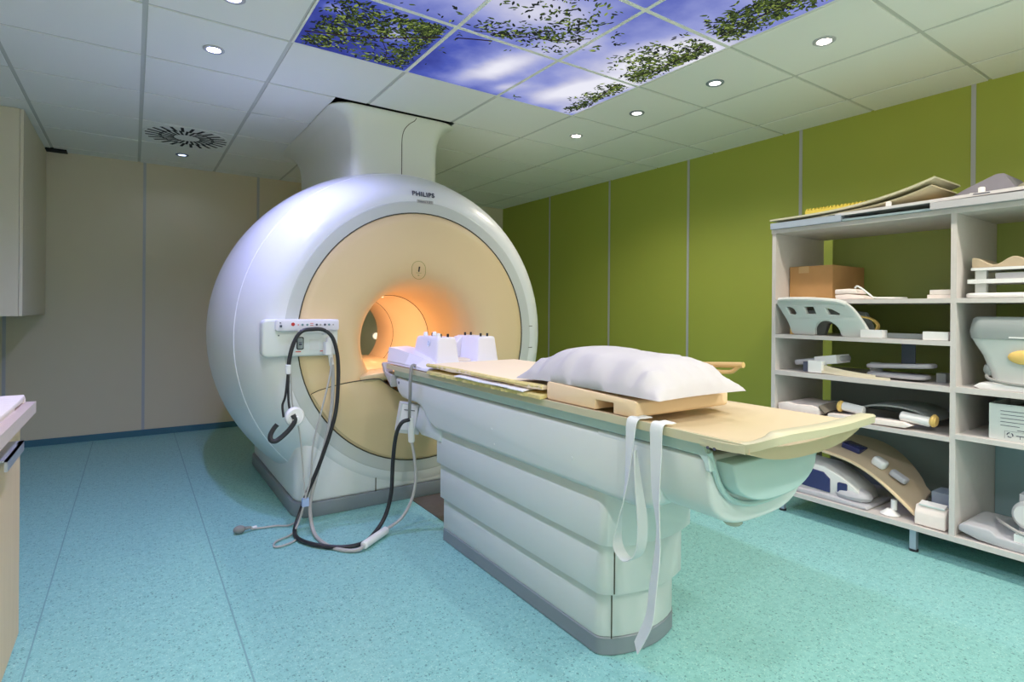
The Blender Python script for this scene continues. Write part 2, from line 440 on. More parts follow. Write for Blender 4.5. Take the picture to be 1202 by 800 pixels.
GT = [([(.64,2.74),(.8,2.68),(1.0,2.58),(1.25,2.40),(1.5,2.28)], .011), ([(1.0,2.62),(1.06,2.72),(1.08,2.80)], .004), ([(1.25,2.30),(1.5,2.2),(1.7,2.12),(1.83,2.0)], .006),
      ([(1.5,2.2),(1.62,2.05),(1.7,1.9)], .004), ([(2.43,2.75),(2.36,2.55),(2.3,2.3),(2.34,2.0),(2.3,1.6),(2.28,1.2)], .007), ([(2.3,2.3),(2.2,2.15)], .004)]
names = {(1,-1): 'backlit sky panel of dark blue sky thick with leaves, nearest the window of the scanner turret',
         (2,-1): 'backlit sky panel with a white cloud streak and hardly any leaves, in front of the turret',
         (3,-1): 'backlit sky panel with white streak and one leafy corner, beside the bright warm spotlight',
         (1,-2): 'backlit pale lilac sky panel cut by the top of the photo, behind the leafiest panel',
         (2,-2): 'backlit lilac sky panel with a hanging leafy twig, middle of the printed ceiling',
         (3,-2): 'backlit sky panel with blue left edge and dense leaves along its right edge',
         (1,-3): 'backlit sky panel in the third row above the cupboard side, out of sight',
         (2,-3): 'backlit sky panel in the middle of the third row, out of sight above the frame',
         (3,-3): 'backlit sky panel in the third row with leaves reaching to the top edge of the photo'}
names[(1,-1)] = 'backlit sky panel of dark blue sky thick with leaves and branches'
for i in (1,2,3):
    for j in (-1,-2,-3):
        x0, y0 = GX+T*i, GY+T*j
        t = thing('ceiling_light_panel', names[(i,j)], 'light panel', (x0+.3, y0+.3, H), 'printed sky panels in the ceiling')
        obj('diffuser', B().box(x0+.010, x0+.590, y0+.010, y0+.590, H-.001, H+.012), M_sky, t)
        b = B(); w = .010
        b.box(x0,x0+T,y0,y0+w,H-.003,H+.012); b.box(x0,x0+T,y0+T-w,y0+T,H-.003,H+.012); b.box(x0,x0+w,y0+w,y0+T-w,H-.003,H+.012); b.box(x0+T-w,x0+T,y0+w,y0+T-w,H-.003,H+.012)
        obj('frame', b, M_ceil, t)
        bx = (x0+.012,x0+.588,y0+.012,y0+.588)
        bm = foliage([c for c in GLOB if x0-.2 < c[0] < x0+.8 and y0-.2 < c[1] < y0+.8], bx, H-.0015)
        twigs(bm, GT, bx, H-.0028)
        if len(bm.faces) > 3: obj('printed_foliage', bm, M_leaf+[M_twig], t)
        else: bm.free()

# recessed spotlights
def spot(x, y, label, col, power, lens_s, ring=M_lead, size=math.radians(150)):
    t = thing('ceiling_spotlight', label, 'spotlight', (x, y, H-.012), 'recessed ceiling spotlights')
    b = B(); n = 28; rings = []
    for rr, zz in ((.050,H+.002),(.050,H-.004),(.044,H-.008),(.033,H-.006),(.031,H+.002)):
        rings.append([(x+rr*math.cos(2*PI*q/n), y+rr*math.sin(2*PI*q/n), zz) for q in range(n)])
    b.loft(rings, cap=False, loop=True); obj('trim_ring', b, ring, t)
    obj('lens', B().cyl((x,y,H-.004), (0,0,1), .031, .004, 24), emis('spot_lens_%d' % int(x*100+y*10000), col, lens_s), t)
    if power > 0:
        l = bpy.data.lights.new('spot_beam', 'SPOT'); l.energy = power; l.color = col; l.spot_size = size; l.spot_blend = .6; l.shadow_soft_size = .03
        lo = bpy.data.objects.new('spot_beam', l); C.objects.link(lo); lo.parent = t; lo.location = (0,0,-.012)
    return t
WARM = (1,.87,.74); COOL = (.62,.72,1); NEUT = (1,.96,.92)
BLUE = (.46,.47,1)
spot(.33, 3.20, 'bluish glaring ceiling spotlight left of the sky panels', BLUE, 115, 60)
spot(.34, 2.62, 'ceiling spotlight half cut by the top edge of the photo', BLUE, 60, 30)
spot(2.74, 3.20, 'glaring warm ceiling spotlight just behind the sky panels, nearest the turret', WARM, 40, 60)
spot(2.75, 2.60, 'dark-ringed dim ceiling spotlight nearer the scanner', NEUT, 26, 8, M_skirt)
spot(2.75, 2.00, 'dark-ringed dim ceiling spotlight nearer the storage shelf', NEUT, 26, 8, M_skirt)
spot(2.75, 1.39, 'glaring warm ceiling spotlight above the storage shelf side, rightmost in view', WARM, 42, 60)
spot(.34, 5.565, 'small dim ceiling spotlight between the round vent and the back wall', COOL, 3, 4, M_skirt)
for x, y, e, cc in ((.33,1.39,55,NEUT), (.33,.2,65,NEUT), (1.53,.2,35,NEUT), (2.75,.2,80,WARM), (.33,-.6,90,NEUT), (1.53,-.6,100,NEUT), (2.75,-.6,90,NEUT)):
    spot(x, y, 'ceiling spotlight behind the viewer', cc, e, 20)

# round swirl air vent
t = thing('ceiling_vent', 'round swirl air vent with black slots in the ceiling near the back wall', 'air vent', (.335,4.985,H-.006))
obj('plate', B().prism([(.335+.29*math.cos(a*PI/24), 4.985+.29*math.sin(a*PI/24)) for a in range(48)], 'z', H-.004, H+.001, .001, 1), M_ceil, t)
b = B()
for q in range(24):
    a = 2*PI*q/24
    for r0, r1, w, off in ((.085,.185,.016,.030),(.165,.272,.020,.045)):
        aa = a + (0 if r0 < .1 else PI/24)
        m = Matrix.Translation((.335,4.985,0)) @ Matrix.Rotation(aa, 4, 'Z') @ Matrix.Rotation(.28, 4, 'Z')
        b.box(r0, r1, -w/2-off*.4, w/2-off*.4, H-.0055, H-.0035, m=m)
obj('slots', b, M_dark, t)

# ------------------------------------------------------------------ magnet
CX, CZ = 1.5, 1.0; Y0, LEN, R1, R0, NN = 3.2, 1.645, 1.102, .828, 2.17
def prof(y):
    tt = -1+2*(y-Y0)/LEN
    return R0+(R1-R0)*max(0, 1-abs(tt)**NN)**(1/NN)
EL = 1.016
def ring(r, y, n=96, cx=CX, cz=CZ, el=EL): return [(cx+r*math.cos(2*PI*q/n), y, cz+r*el*math.sin(2*PI*q/n)) for q in range(n)]
t = thing('mri_scanner', 'large white MRI scanner magnet with a cream round face and glowing orange bore', 'MRI scanner', (CX, 4.0, 0))
rings = [ring(.752, Y0+.03), ring(.752, Y0+.003), ring(.755, Y0), ring(R0-.01, Y0)]
for q in range(1, 40):
    u = -math.cos(PI*q/40); yy = Y0+LEN/2*(1+u); rings.append(ring(prof(yy), yy))
rings += [ring(R0-.01, Y0+LEN), ring(.6, Y0+LEN), ring(.42, Y0+LEN-.005), ring(.34, Y0+LEN-.03, cz=.985), ring(.302, Y0+LEN-.1, cz=.97)]
obj('housing', B().loft(rings, cap=False), M_cover, t, ang=50)
obj('front_ring', B().loft([ring(.7535,Y0+.002), ring(.7545,Y0-.0015), ring(.815,Y0-.0015), ring(.822,Y0-.0008), ring(.8275,Y0+.002)], cap=False), mat('scanner_ring', rgb(200,203,199), .38), t, ang=60)
# cream face with the flared mouth of the bore
BZ = .965
rings = []
for r, y, f in ((.752,Y0+.03,0),(.7505,Y0+.0035,0),(.747,Y0-.001,0),(.70,Y0-.004,0),(.58,Y0-.006,.15),(.50,Y0-.002,.4),(.45,Y0+.012,.6),(.41,Y0+.036,.75),(.38,Y0+.075,.85),(.352,Y0+.14,.93),(.33,Y0+.24,.97),(.314,Y0+.36,1),(.304,Y0+.48,1),(.301,Y0+.55,1)):
    rings.append(ring(r, y, cz=CZ+(BZ-CZ)*f, el=EL+(1-EL)*f))
obj('face_cover', B().loft(rings, cap=False), M_cream, t, ang=60)
rings = [ring(.300, yy, cz=BZ, el=1) for yy in (Y0+.545, 4.0, 4.4, Y0+LEN-.06)]
bl = obj('bore_liner', B().loft(rings, cap=False), M_bore, t, ang=60)
for yy in (Y0+.55, 4.42):
    obj('bore_seam', B().tube([(CX+.2995*math.cos(2*PI*q/48), yy, BZ+.2995*math.sin(2*PI*q/48)) for q in range(48)], .002, 6, smooth=False, close=True), M_seam, bl)
obj('bore_bed', B().prism([(1.285,.762),(1.715,.762),(1.70,.742),(1.62,.71),(1.38,.71),(1.30,.742)], 'y', Y0+.22, Y0+LEN-.03, .006), M_bore, t)
obj('bore_lamp', B().box(1.47,1.53,3.95,4.3,BZ+.288,BZ+.294,.002,1), emis('bore_lamp_glow', (1,.72,.42), 4), t)
# dark outline of the face
obj('face_seam', B().tube([(CX+.753*math.cos(2*PI*q/96), Y0-.0005, CZ+.753*EL*math.sin(2*PI*q/96)) for q in range(96)], .0035, 6, smooth=False, close=True), M_seam, t)
# lower cover: seam line and docking sill
sill = B()
rr = []
for q in range(25):
    u = q/24; x = 1.10+.80*u
    hh = math.sin(PI*u)**.6 if 0 < u < 1 else 0
    zc = .762+.034*hh
    rr.append([(x, Y0+.02, zc-.05), (x, Y0-.004-.022*hh, zc-.036), (x, Y0-.004-.045*hh, zc-.018), (x, Y0-.004-.036*hh, zc+.004), (x, Y0+.03, zc+.012), (x, Y0+.26, zc-.005)])
sill.loft(rr); obj('docking_sill', sill, M_cream, t, ang=60)
lc = [(.822,Y0-.004,.690),(.88,Y0-.006,.712),(1.0,Y0-.008,.738),(1.12,Y0-.018,.752),(1.20,Y0-.03,.755),(1.235,Y0-.036,.735),(1.32,Y0-.03,.675),(1.42,Y0-.02,.63),(1.5,Y0-.02,.62),(1.58,Y0-.02,.63),(1.68,Y0-.03,.675),(1.765,Y0-.036,.735),(1.80,Y0-.03,.755),(1.88,Y0-.018,.752),(2.0,Y0-.008,.738),(2.12,Y0-.006,.712),(2.178,Y0-.004,.690)]
obj('cover_seam', B().tube(lc, .003, 6), M_seam, t)
poly = [(p[0], p[2]) for p in catmull(lc, 4)]
a1 = math.atan2(.69-CZ, 2.178-CX); a0 = math.atan2(.69-CZ, .822-CX)
for q in range(1, 40):
    a = a1 + (a0-a1)*q/40
    poly.append((CX+.738*math.cos(a), CZ+.738*EL*math.sin(a)))
obj('lower_cover', B().prism(poly, 'y', Y0-.010, Y0+.02, .004, 2), M_cream, t)
# side seam
ys = 3.45
obj('side_seam', B().tube([(CX+prof(ys)*math.cos(a), ys, CZ+prof(ys)*EL*math.sin(a)) for a in [math.radians(-135+270*q/90) if False else math.radians(-48+276*q/90) for q in range(91)]], .0028, 6, smooth=False), M_seamL, t)
for sgn, zs in ((1, 1.055), (1, .905)):
    obj('ring_seam', B().box(CX+.76, CX+.845, Y0-.0012, Y0+.002, zs-.002, zs+.002), M_seam, t)
# plinth
obj('plinth', B().prism(rrect(.755,2.245,Y0+.012,4.62,.11), 'z', .078, .42, .02, 3, ang=60), M_cover, t)
obj('plinth_skirting', B().prism(rrect(.742,2.258,Y0-.0,4.635,.12), 'z', 0, .080, .006, 2, ang=60), M_skirt, t)
obj('plinth_seam', B().box(1.203,1.208,Y0+.009,Y0+.014,.08,.235), M_seam, t)
# turret with flared collar
def turr(z, grow, r, n=8):
    x0,x1,y0,y1 = 1.165-grow, 1.775+grow, 3.545-grow*.25, 4.95+grow
    return [(x,y,z) for x,y in rrect(x0,x1,y0,y1,r,n)]
rg = [turr(1.9,0,.07), turr(2.20,0,.07), turr(2.27,.002,.07), turr(2.33,.010,.072), turr(2.38,.028,.08), turr(2.42,.058,.095), turr(2.445,.092,.11), turr(2.458,.125,.125), turr(2.468,.140,.13), turr(2.476,.135,.13)]
obj('turret', B().loft(rg), M_turret, t, ang=50)
yf = 3.545
obj('turret_seam', B().tube([(1.495,yf-.0005,2.05),(1.495,yf-.0005,2.2),(1.495,yf-.001,2.30),(1.50,yf-.003,2.35),(1.515,yf-.008,2.39),(1.545,yf-.015,2.425),(1.575,yf-.024,2.447),(1.585,yf-.034,2.466)], .0028, 6), M_seam, t)
# lettering on the front ring
def front_m(x, y, z, tilt=0): return Matrix.Translation((x,y,z)) @ Matrix.Rotation(PI/2+tilt, 4, 'X')
obj('lettering', text_bm('PHILIPS', .043, front_m(1.497, Y0+.0035, 1.884, -.30), .0025, .0005), M_ink, t)
nb = obj('name_badge', B().box(-.055,.055,-.011,.011,-.001,.001,m=front_m(1.507,Y0-.001,1.838,-.1)), M_greyl, t)
obj('badge_lettering', text_bm('Intera 1.5T', .018, front_m(1.507,Y0-.0035,1.838,-.1), .0005), M_ink, nb)
# round alignment mark
mk = B().tube([(1.465+.046*math.cos(a), Y0-.006, 1.41+(.010 if math.sin(a)>0 else -.010)+.046*math.sin(a)) for a in [2*PI*(q+.5)/32 for q in range(32)]], .0014, 6, smooth=False, close=True)
mk.box(1.448,1.482,Y0-.008,Y0-.004,1.392,1.394); mk.box(1.459,1.469,Y0-.008,Y0-.004,1.376,1.380)
o = obj('alignment_mark', mk, mat('mark_olive', rgb(150,140,70), .6), t)
obj('mark_symbol', B().prism([(1.462,1.400),(1.469,1.400),(1.474,1.432),(1.466,1.432)], 'y', Y0-.0085, Y0-.004), M_dark, o)

# control panel on the face
cp = obj('control_panel', B().prism(rrect(.560,.958,.906,1.108,.03), 'y', 3.155, 3.24, .012, 3, ang=40), mat('panel_white', rgb(222,226,222), .4), t)
obj('button_bar', B().prism(rrect(.622,.955,1.045,1.108,.012), 'y', 3.128, 3.18, .008, 2, ang=40), M_lilac, cp)
def btn(x, z, r, m, nm='button'): obj(nm, B().cyl((x,3.130,z), (0,-1,0), r, .005, 16, bev=.001), m, cp)
btn(.708,1.082,.0095,M_red,'emergency_button')
for x, m_, r in ((.757,M_blue,.006),(.782,M_blue,.006),(.832,M_ink,.006),(.852,M_greyl,.005),(.876,M_ink,.006),(.899,M_blue,.006),(.735,M_redl,.003),(.922,M_greyl,.004)): btn(x,1.079,r,m_)
obj('label_print', B().box(.797,.814,3.1265,3.129,1.074,1.077).box(.797,.814,3.1265,3.129,1.085,1.088), M_redl, cp)
obj('toggle', B().box(.641,.651,3.120,3.13,1.066,1.078,.001).box(.640,.648,3.1265,3.13,1.087,1.092), M_ink, cp)
obj('socket', B().prism(rrect(.733,.770,.944,1.012,.008), 'y', 3.150, 3.158, .001), M_dark, cp)
obj('socket_insert', B().prism(rrect(.738,.765,.949,1.007,.006), 'y', 3.147, 3.152).box(.745,.758,3.144,3.148,.955,.963), mat('socket_grey', rgb(150,160,158), .5), cp)
obj('socket_print', B().box(.744,.759,3.1445,3.148,.982,.985).box(.744,.759,3.1445,3.148,.968,.977), M_ink, cp)
for xa, xb in ((.728,.756),(.858,.884)): obj('socket_label', B().box(xa,xb,3.1535,3.157,.930,.935), M_redl, cp)
obj('cover_plate', B().box(.800,.850,3.152,3.157,.940,.998,.001), mat('panel_white2', rgb(214,216,212), .45), cp)
for x in (.728, .872):
    obj('cable_hook', B().tube([(x,3.16,1.022),(x,3.105,1.030),(x,3.085,1.034),(x,3.082,1.056)], .004, 8), M_plast, cp)
obj('hook_bar', B().tube([(.728,3.085,1.042),(.872,3.085,1.042)], .003, 8, smooth=False), M_plast, cp)
obj('screw', B().cyl((.641,3.156,1.022),(0,-1,0),.004,.003,10), M_ink, cp)

# dark floor recess in front of the magnet
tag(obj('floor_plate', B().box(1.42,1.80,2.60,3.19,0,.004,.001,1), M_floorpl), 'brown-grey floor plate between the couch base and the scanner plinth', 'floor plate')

# warm wall lamp behind the magnet
t = thing('wall_lamp', 'small round glowing lamp on the back wall seen through the bore', 'lamp', (2.264, YB-.03, .83))
obj('lamp_base', B().cyl((2.264,YB,.864),(0,-1,0),.045,.012,24,bev=.003), M_plast, t)
obj('globe', B().ball((2.264,YB-.032,.864),.034,.024,.034), emis('wall_lamp_glow', (1,.82,.55), 2.5), t)
l = bpy.data.lights.new('lamp_glow', 'AREA'); l.energy = 2.2; l.color = (1,.66,.32); l.shape = 'DISK'; l.size = .05
lo = bpy.data.objects.new('lamp_glow', l); C.objects.link(lo); lo.parent = t; lo.location = (0,-.032,.034); lo.rotation_euler = (-PI/2,0,0)
# bore lights
for yy, e in ((3.85, 3.0), (4.3, 2.6)):
    l = bpy.data.lights.new('bore_light', 'AREA'); l.energy = e; l.color = (1,.64,.37); l.shape = 'RECTANGLE'; l.size = .06; l.size_y = .3
    lo = bpy.data.objects.new('bore_light', l); C.objects.link(lo); lo.location = (CX, yy, BZ+.285)

# ------------------------------------------------------------------ patient couch
t = thing('patient_couch', 'white scanner couch on a stepped pedestal with a cream sliding tabletop', 'patient couch', (1.5, 2.0, 0))
def couch_plan(hw, y1, yf=1.345, rc=.05, bow=.035):
    xl, xr = 1.5-hw, 1.5+hw; yc = yf+bow
    pts = [(xl, y1), (xl, yc+rc)]
    for q in range(1, 6):
        a = PI + (PI/2)*q/6*.85; pts.append((xl+rc+rc*math.cos(a), yc+rc+rc*math.sin(a)*1.0))
    for q in range(0, 9):
        u = q/8; x = xl+rc*.75+(xr-xl-rc*1.5)*u; pts.append((x, yc-.004-bow*(1-(2*u-1)**2)+.0))
    for q in range(5, 0, -1):
        a = 2*PI - (PI/2)*q/6*.85; pts.append((xr-rc+rc*math.cos(a), yc+rc+rc*math.sin(a)))
    pts += [(xr, yc+rc), (xr, y1)]
    return pts
obj('plinth_skirting', B().prism(couch_plan(.192,2.535,1.338), 'z', 0, .062, .004, 1, ang=60), M_skirt, t)
for nm, hw, y1, yf, za, zb in (('pedestal_panel',.190,2.535,1.340,.062,.225),('pedestal_panel',.206,2.545,1.312,.218,.400),('pedestal_panel',.222,2.555,1.285,.393,.570)):
    obj(nm, B().prism(couch_plan(hw,y1,yf), 'z', za, zb, .005, 2, ang=60), M_couch, t)
for hw, yf, za, zb in ((.190,1.340,.01,.218),(.206,1.312,.225,.393)):
    obj('panel_seam', B().tube([(1.5-hw+.0375,yf+.0305,za),(1.5-hw+.0375,yf+.0305,zb)],.0022,6,smooth=False), M_seam, t)
side = [(1.10,.60),(1.16,.575),(2.53,.565),(2.60,.585),(2.655,.63),(2.70,.655),(2.76,.665),(2.95,.668),(3.005,.69),(3.035,.735),(3.04,.783),(.935,.783),(.93,.70),(.945,.64),(1.0,.615)]
def trough(hw, zt, zb, p=3.2, n=24):
    pts = [(-hw, zt)]
    for q in range(0, n+1):
        x = -hw+2*hw*q/n; pts.append((x, zb+(zt-zb)*(1-(max(0,1-abs(x/hw)**p))**(1/p))))
    pts.append((hw, zt)); return pts
def dedupe(p):
    o = []
    for q in p:
        if not o or abs(q[0]-o[-1][0])+abs(q[1]-o[-1][1]) > 1e-5: o.append(q)
    return o
obj('housing', B().prism([(y,z) for y,z in side if y > 1.0] + [(1.10,.783)], 'x', 1.5-.248, 1.5+.248, .022, 3, ang=20), M_couch, t, ang=50)
tr = [(1.5+x,z) for x,z in dedupe(trough(.25,.783,.575,3.0))]
obj('cantilever_shell', B().prism(tr, 'y', .925, 1.35, .012, 3, ang=40), M_couch, t, ang=50)
tr = [(1.5+x,z) for x,z in dedupe(trough(.212,.772,.650,2.4))]
obj('carriage', B().prism(tr, 'y', .872, 1.30, .006, 2, ang=40), M_aqua, t, ang=50)
for x in (1.5-.256, 1.5+.236):
    sp = [(3.035,.787),(3.035,.822),(.955,.822),(.932,.814),(.916,.792),(.909,.750),(.925,.748),(.930,.770),(.945,.787)]
    obj('side_rail', B().prism(sp, 'x', x, x+.02, .003, 1), M_aqua, t)
rp = [(1.5-.25,.918,.80)]+[(1.5+x,.918,z) for x,z in dedupe(trough(.230,.80,.628,2.4))][1:-1]+[(1.5+.25,.918,.80)]
obj('carriage_rim', B().tube(rp,.008,8,smooth=False), M_aqua, t)
# tabletop: dished trough
def topsec(y, k=0.):
    hw, cx = .274, 1.506; pts = []
    for q in range(17):
        x = -hw+2*hw*q/16; u = abs(x/hw)
        zt = .822+.030*u**3 if u < .93 else .847
        pts.append((cx+x, y, zt+k))
    pts.append((cx+hw+.002, y, .835+k)); pts.append((cx+hw, y, .822+k))
    for q in range(16, -1, -1):
        x = -hw+2*hw*q/16; u = abs(x/hw)
        pts.append((cx+x*.985, y, .786+.036*u**2.6+k))
    pts.append((cx-hw, y, .822+k)); pts.append((cx-hw-.002, y, .835+k))
    return pts
tt = obj('tabletop', B().loft([topsec(3.12), topsec(3.10), topsec(2.2), topsec(1.4), topsec(1.0), topsec(.83), topsec(.79)]), M_top, t, ang=40)
lip = [(1.238,.93,.842),(1.236,.86,.843),(1.237,.815,.846),(1.246,.780,.858),(1.268,.752,.873),(1.31,.744,.878),(1.42,.738,.877),(1.51,.736,.876),(1.60,.738,.876),(1.72,.744,.878),(1.765,.752,.876),(1.785,.780,.862),(1.788,.815,.848),(1.780,.86,.844),(1.774,.93,.842)]
rr = []; P = catmull(lip, 5)
for i, p in enumerate(P):
    tg = (P[min(i+1,len(P)-1)]-P[max(i-1,0)]); tg.z = 0; tg.normalize(); inn = Vector((-tg.y, tg.x, 0))
    if inn.dot(Vector((1.506,1.2,0))-Vector((p.x,p.y,0))) < 0: inn = -inn
    rr.append([p-inn*.010+Vector((0,0,-.024)), p-inn*.012+Vector((0,0,-.004)), p-inn*.006, p+inn*.026, p+inn*.036+Vector((0,0,-.008)), p+inn*.038+Vector((0,0,-.022))])
obj('end_grip', B().loft(rr), M_lip, t, ang=50)
obj('edge_trim', B().box(1.2265,1.233,.80,3.11,.822,.846,.003).box(1.779,1.7855,.80,3.11,.822,.846,.003), M_lip, t)
b = B()
for y in (.905,.885): b.cyl((1.2275,y,.818),(-1,0,0),.004,.003,10)
obj('screw', b, M_ink, t)
obj('side_handle', B().tube([(1.765,1.62,.838),(1.80,1.56,.93),(1.84,1.48,.951),(1.85,1.36,.962),(1.85,1.215,.973)], .011, 10).tube([(1.85,1.235,.966),(1.85,1.262,.945),(1.845,1.30,.940),(1.83,1.36,.938),(1.795,1.40,.90),(1.77,1.42,.84)], .008, 10), mat('handle_tan', rgb(206,172,112), .45), t)
obj('connector_box', B().prism([(2.50,.665),(2.50,.505),(2.60,.505),(2.72,.50),(2.80,.53),(2.74,.668)], 'x', 1.27, 1.44, .008), M_couch, t)
lb = obj('notice_label', B().box(0,.085,-.001,.001,0,.135,m=Matrix.Translation((1.190,2.835,.520)) @ Matrix.Rotation(-.25,4,'Z') @ Matrix.Rotation(.16,4,'Y')), M_paper, t)
obj('label_print', B().box(.012,.07,-.003,-.001,.105,.109,m=Matrix.Translation((1.190,2.835,.520)) @ Matrix.Rotation(-.25,4,'Z') @ Matrix.Rotation(.16,4,'Y')), M_ink, lb)
obj('label_backplate', B().box(-.006,.115,.002,.08,-.02,.14,.004,m=Matrix.Translation((1.190,2.837,.520)) @ Matrix.Rotation(-.25,4,'Z') @ Matrix.Rotation(.16,4,'Y')), M_couch, t)
obj('docking_latch', B().prism([(3.035,.79),(3.035,.72),(3.09,.755),(3.16,.80),(3.19,.84),(3.17,.855),(3.12,.80),(3.07,.79)], 'x', 1.225, 1.275, .004), M_greyl, t)
obj('release_knob', B().cyl((1.52,1.03,.52),(0,0,1),.028,.06,20,bev=.006), M_knob, t)
for y, z in ((1.99,.665),(1.97,.605),(1.47,.66)): obj('screw_cap', B().cyl((1.2525,y,z),(-1,0,0),.006,.002,12,bev=.0008), M_couch, t)
obj('end_screw', B().cyl((1.2525,2.985,.75),(-1,0,0),.008,.002,12), M_ink, t)

# ------------------------------------------------------------------ things on the couch
# foam mats with ragged edges
def mat_sheet(x0, x1, y0, y1, z, th, rag, droop=0., wav=0., ny=60, nx=10):
    b = B(); rng = random.Random(int(z*1e5))
    rag_l = [rng.uniform(-rag, rag) for _ in range(ny+1)]
    top = []; 
    grid = []
    for j in range(ny+1):
        y = y0+(y1-y0)*j/ny; row = []
        for i in range(nx+1):
            u = i/nx; x = x0+(x1-x0)*u+(rag_l[j] if i == 0 else 0)
            d = droop*(1-u*3)**2 if u < .33 else 0
            w = wav*math.sin(y*21)*(1-u)
            row.append((x, y, z-d+w))
        grid.append(row)
    n = nx+1
    V = [b.bm.verts.new(p) for r in grid for p in r]; W = [b.bm.verts.new((p[0], p[1], p[2]-th)) for r in grid for p in r]
    for j in range(ny):
        for i in range(nx):
            q = j*n+i
            b.bm.faces.new((V[q],V[q+1],V[q+n+1],V[q+n])); b.bm.faces.new((W[q],W[q+n],W[q+n+1],W[q+1]))
    for j in range(ny):
        for i in (0, nx):
            q = j*n+i; b.bm.faces.new((V[q],V[q+n],W[q+n],W[q]))
    for i in range(nx):
        for j in (0, ny):
            q = j*n+i; b.bm.faces.new((V[q],V[q+1],W[q+1],W[q]))
    bmesh.ops.recalc_face_normals(b.bm, faces=b.bm.faces)
    return b
tag(obj('foam_mat', mat_sheet(1.214,1.60,1.606,2.545,.866,.013,.006,.007,.0), M_foam), 'yellow ragged foam mat lying directly on the left edge of the tabletop, under the paper', 'foam mat', 'foam mats on the couch')
o = obj('foam_mat', mat_sheet(1.228,1.765,1.612,2.57,.894,.014,.003,.002,.002), [M_matt]); tag(o, 'beige topped foam mat spread over the couch above the white paper', 'foam mat', 'foam mats on the couch')
b = B()
pr_ = random.Random(3); rr = []
for j in range(41):
    y = 1.615+.95*j/40; x = 1.226+pr_.uniform(-.003,.003)+.006*math.sin(y*9)
    rr.append([(x,y,.881),(x-.004,y,.888),(x+.001,y,.895),(x+.012,y,.896),(x+.012,y,.880)])
b.loft(rr); obj('ragged_edge', b, M_foam, o)
tag(obj('paper_sheet', mat_sheet(1.205,1.46,1.70,2.24,.8735,.004,.002,.006,.001,30,6), M_paper), 'folded white paper sheet poking out between the two foam mats', 'paper')
# peach wedge foam with a square notch
b = B()
bl_ = lambda y: .905+.010*(1.6-y)
b.prism([(1.595,.8475),(1.345,.8475),(1.345,.880),(1.262,.880),(1.262,.8475),(1.175,.8475),(1.165,.856),(1.165,.892),(1.175,.898),(1.40,.905),(1.59,.912),(1.60,.905),(1.60,.856)][::-1], 'x', 1.240, 1.685, .004, 2)
tag(obj('foam_block', b, M_wedge), 'peach foam block with a square notch under the white pillow', 'foam block')
# pillow
def pillow(cx, cy, zb, lx, ly, h, seed):
    rng = random.Random(seed); n = 40; b = B()
    ph = [rng.uniform(0, 6.28) for _ in range(10)]
    def surf(u, v, s):
        e = max(0, (1-abs(u)**2.6)*(1-abs(v)**2.6))**.5
        pin = 1-.07*(1-(abs(u)*abs(v))**1.5)*(max(abs(u),abs(v))**4)
        x = cx+lx/2*u*(1-.05*(1-v*v)*abs(u)**3); y = cy+ly/2*v*(1-.04*(1-u*u)*abs(v)**3)
        edge = max(0, abs(u)-.35)/.65
        edv = max(0, abs(v)-.45)/.55
        wr = .011*edge*math.sin(v*19+ph[0]+1.7*math.sin(u*3+v*5))*min(1,e*2) + .004*edge*math.sin(v*37+ph[2])*min(1,e*2) + .004*edv*math.sin(u*21+ph[1])*min(1,e*2) + .010*math.sin(v*5.2+ph[3])*e*.6
        r2 = max(abs(u), abs(v)); drop = .020*max(0, r2-.62)/.38
        ez = zb + .016 - drop - .008*max(0, v-.55)/.45
        z = ez + ((h-.016)*e+wr if s > 0 else -.012*e)
        return (x, y, z)
    V = {}
    for s in (1,-1):
        for i in range(n+1):
            for j in range(n+1):
                u, v = -1+2*i/n, -1+2*j/n
                u = math.sin(u*PI/2)*.5+u*.5; v = math.sin(v*PI/2)*.5+v*.5
                if s < 0 and (i in (0,n) or j in (0,n)): V[s,i,j] = V[1,i,j]
                else: V[s,i,j] = b.bm.verts.new(surf(u,v,s))
    for s in (1,-1):
        for i in range(n):
            for j in range(n):
                q = [V[s,i,j],V[s,i+1,j],V[s,i+1,j+1],V[s,i,j+1]]
                b.bm.faces.new(q if s > 0 else q[::-1])
    return b
tag(obj('pillow', pillow(1.446,1.435,.915,.422,.72,.118,5), M_pillow, ang=80), 'plump white pillow lying on the peach foam block', 'pillow')
# straps
X_, Y_ = (1,0,0), (0,1,0)
w1 = [Y_,Y_,Y_,(.25,.97,0),(.6,.8,0),(.9,.4,0),X_,X_,X_,X_,(.9,.3,0),(.8,.6,0)]
tag(obj('strap', B().ribbon([(1.275,1.150,.854),(1.25,1.155,.853),(1.218,1.160,.846),(1.213,1.165,.78),(1.210,1.175,.66),(1.208,1.200,.53),(1.208,1.205,.465),(1.208,1.165,.436),(1.210,1.120,.475),(1.212,1.112,.56),(1.216,1.135,.68),(1.222,1.150,.76)], .040, .0025, w1), M_strap), 'white webbing strap hanging in a loop from the couch edge', 'strap', 'straps on the couch')
tag(obj('strap', B().ribbon([(1.265,1.058,.854),(1.25,1.06,.853),(1.217,1.065,.848),(1.213,1.065,.78),(1.210,1.062,.66),(1.207,1.050,.57),(1.205,1.050,.50),(1.203,1.062,.40),(1.200,1.072,.31),(1.196,1.095,.25),(1.19,1.112,.21)], .044, .0025, [Y_,Y_,Y_,(.1,1,0),(.35,.9,0),(.6,.8,0),(.5,.85,0),(.4,.9,0),(.4,.9,0),(.45,.9,0),(.5,.85,0)]), M_strap), 'long white webbing strap hanging straight down almost to the floor', 'strap', 'straps on the couch')

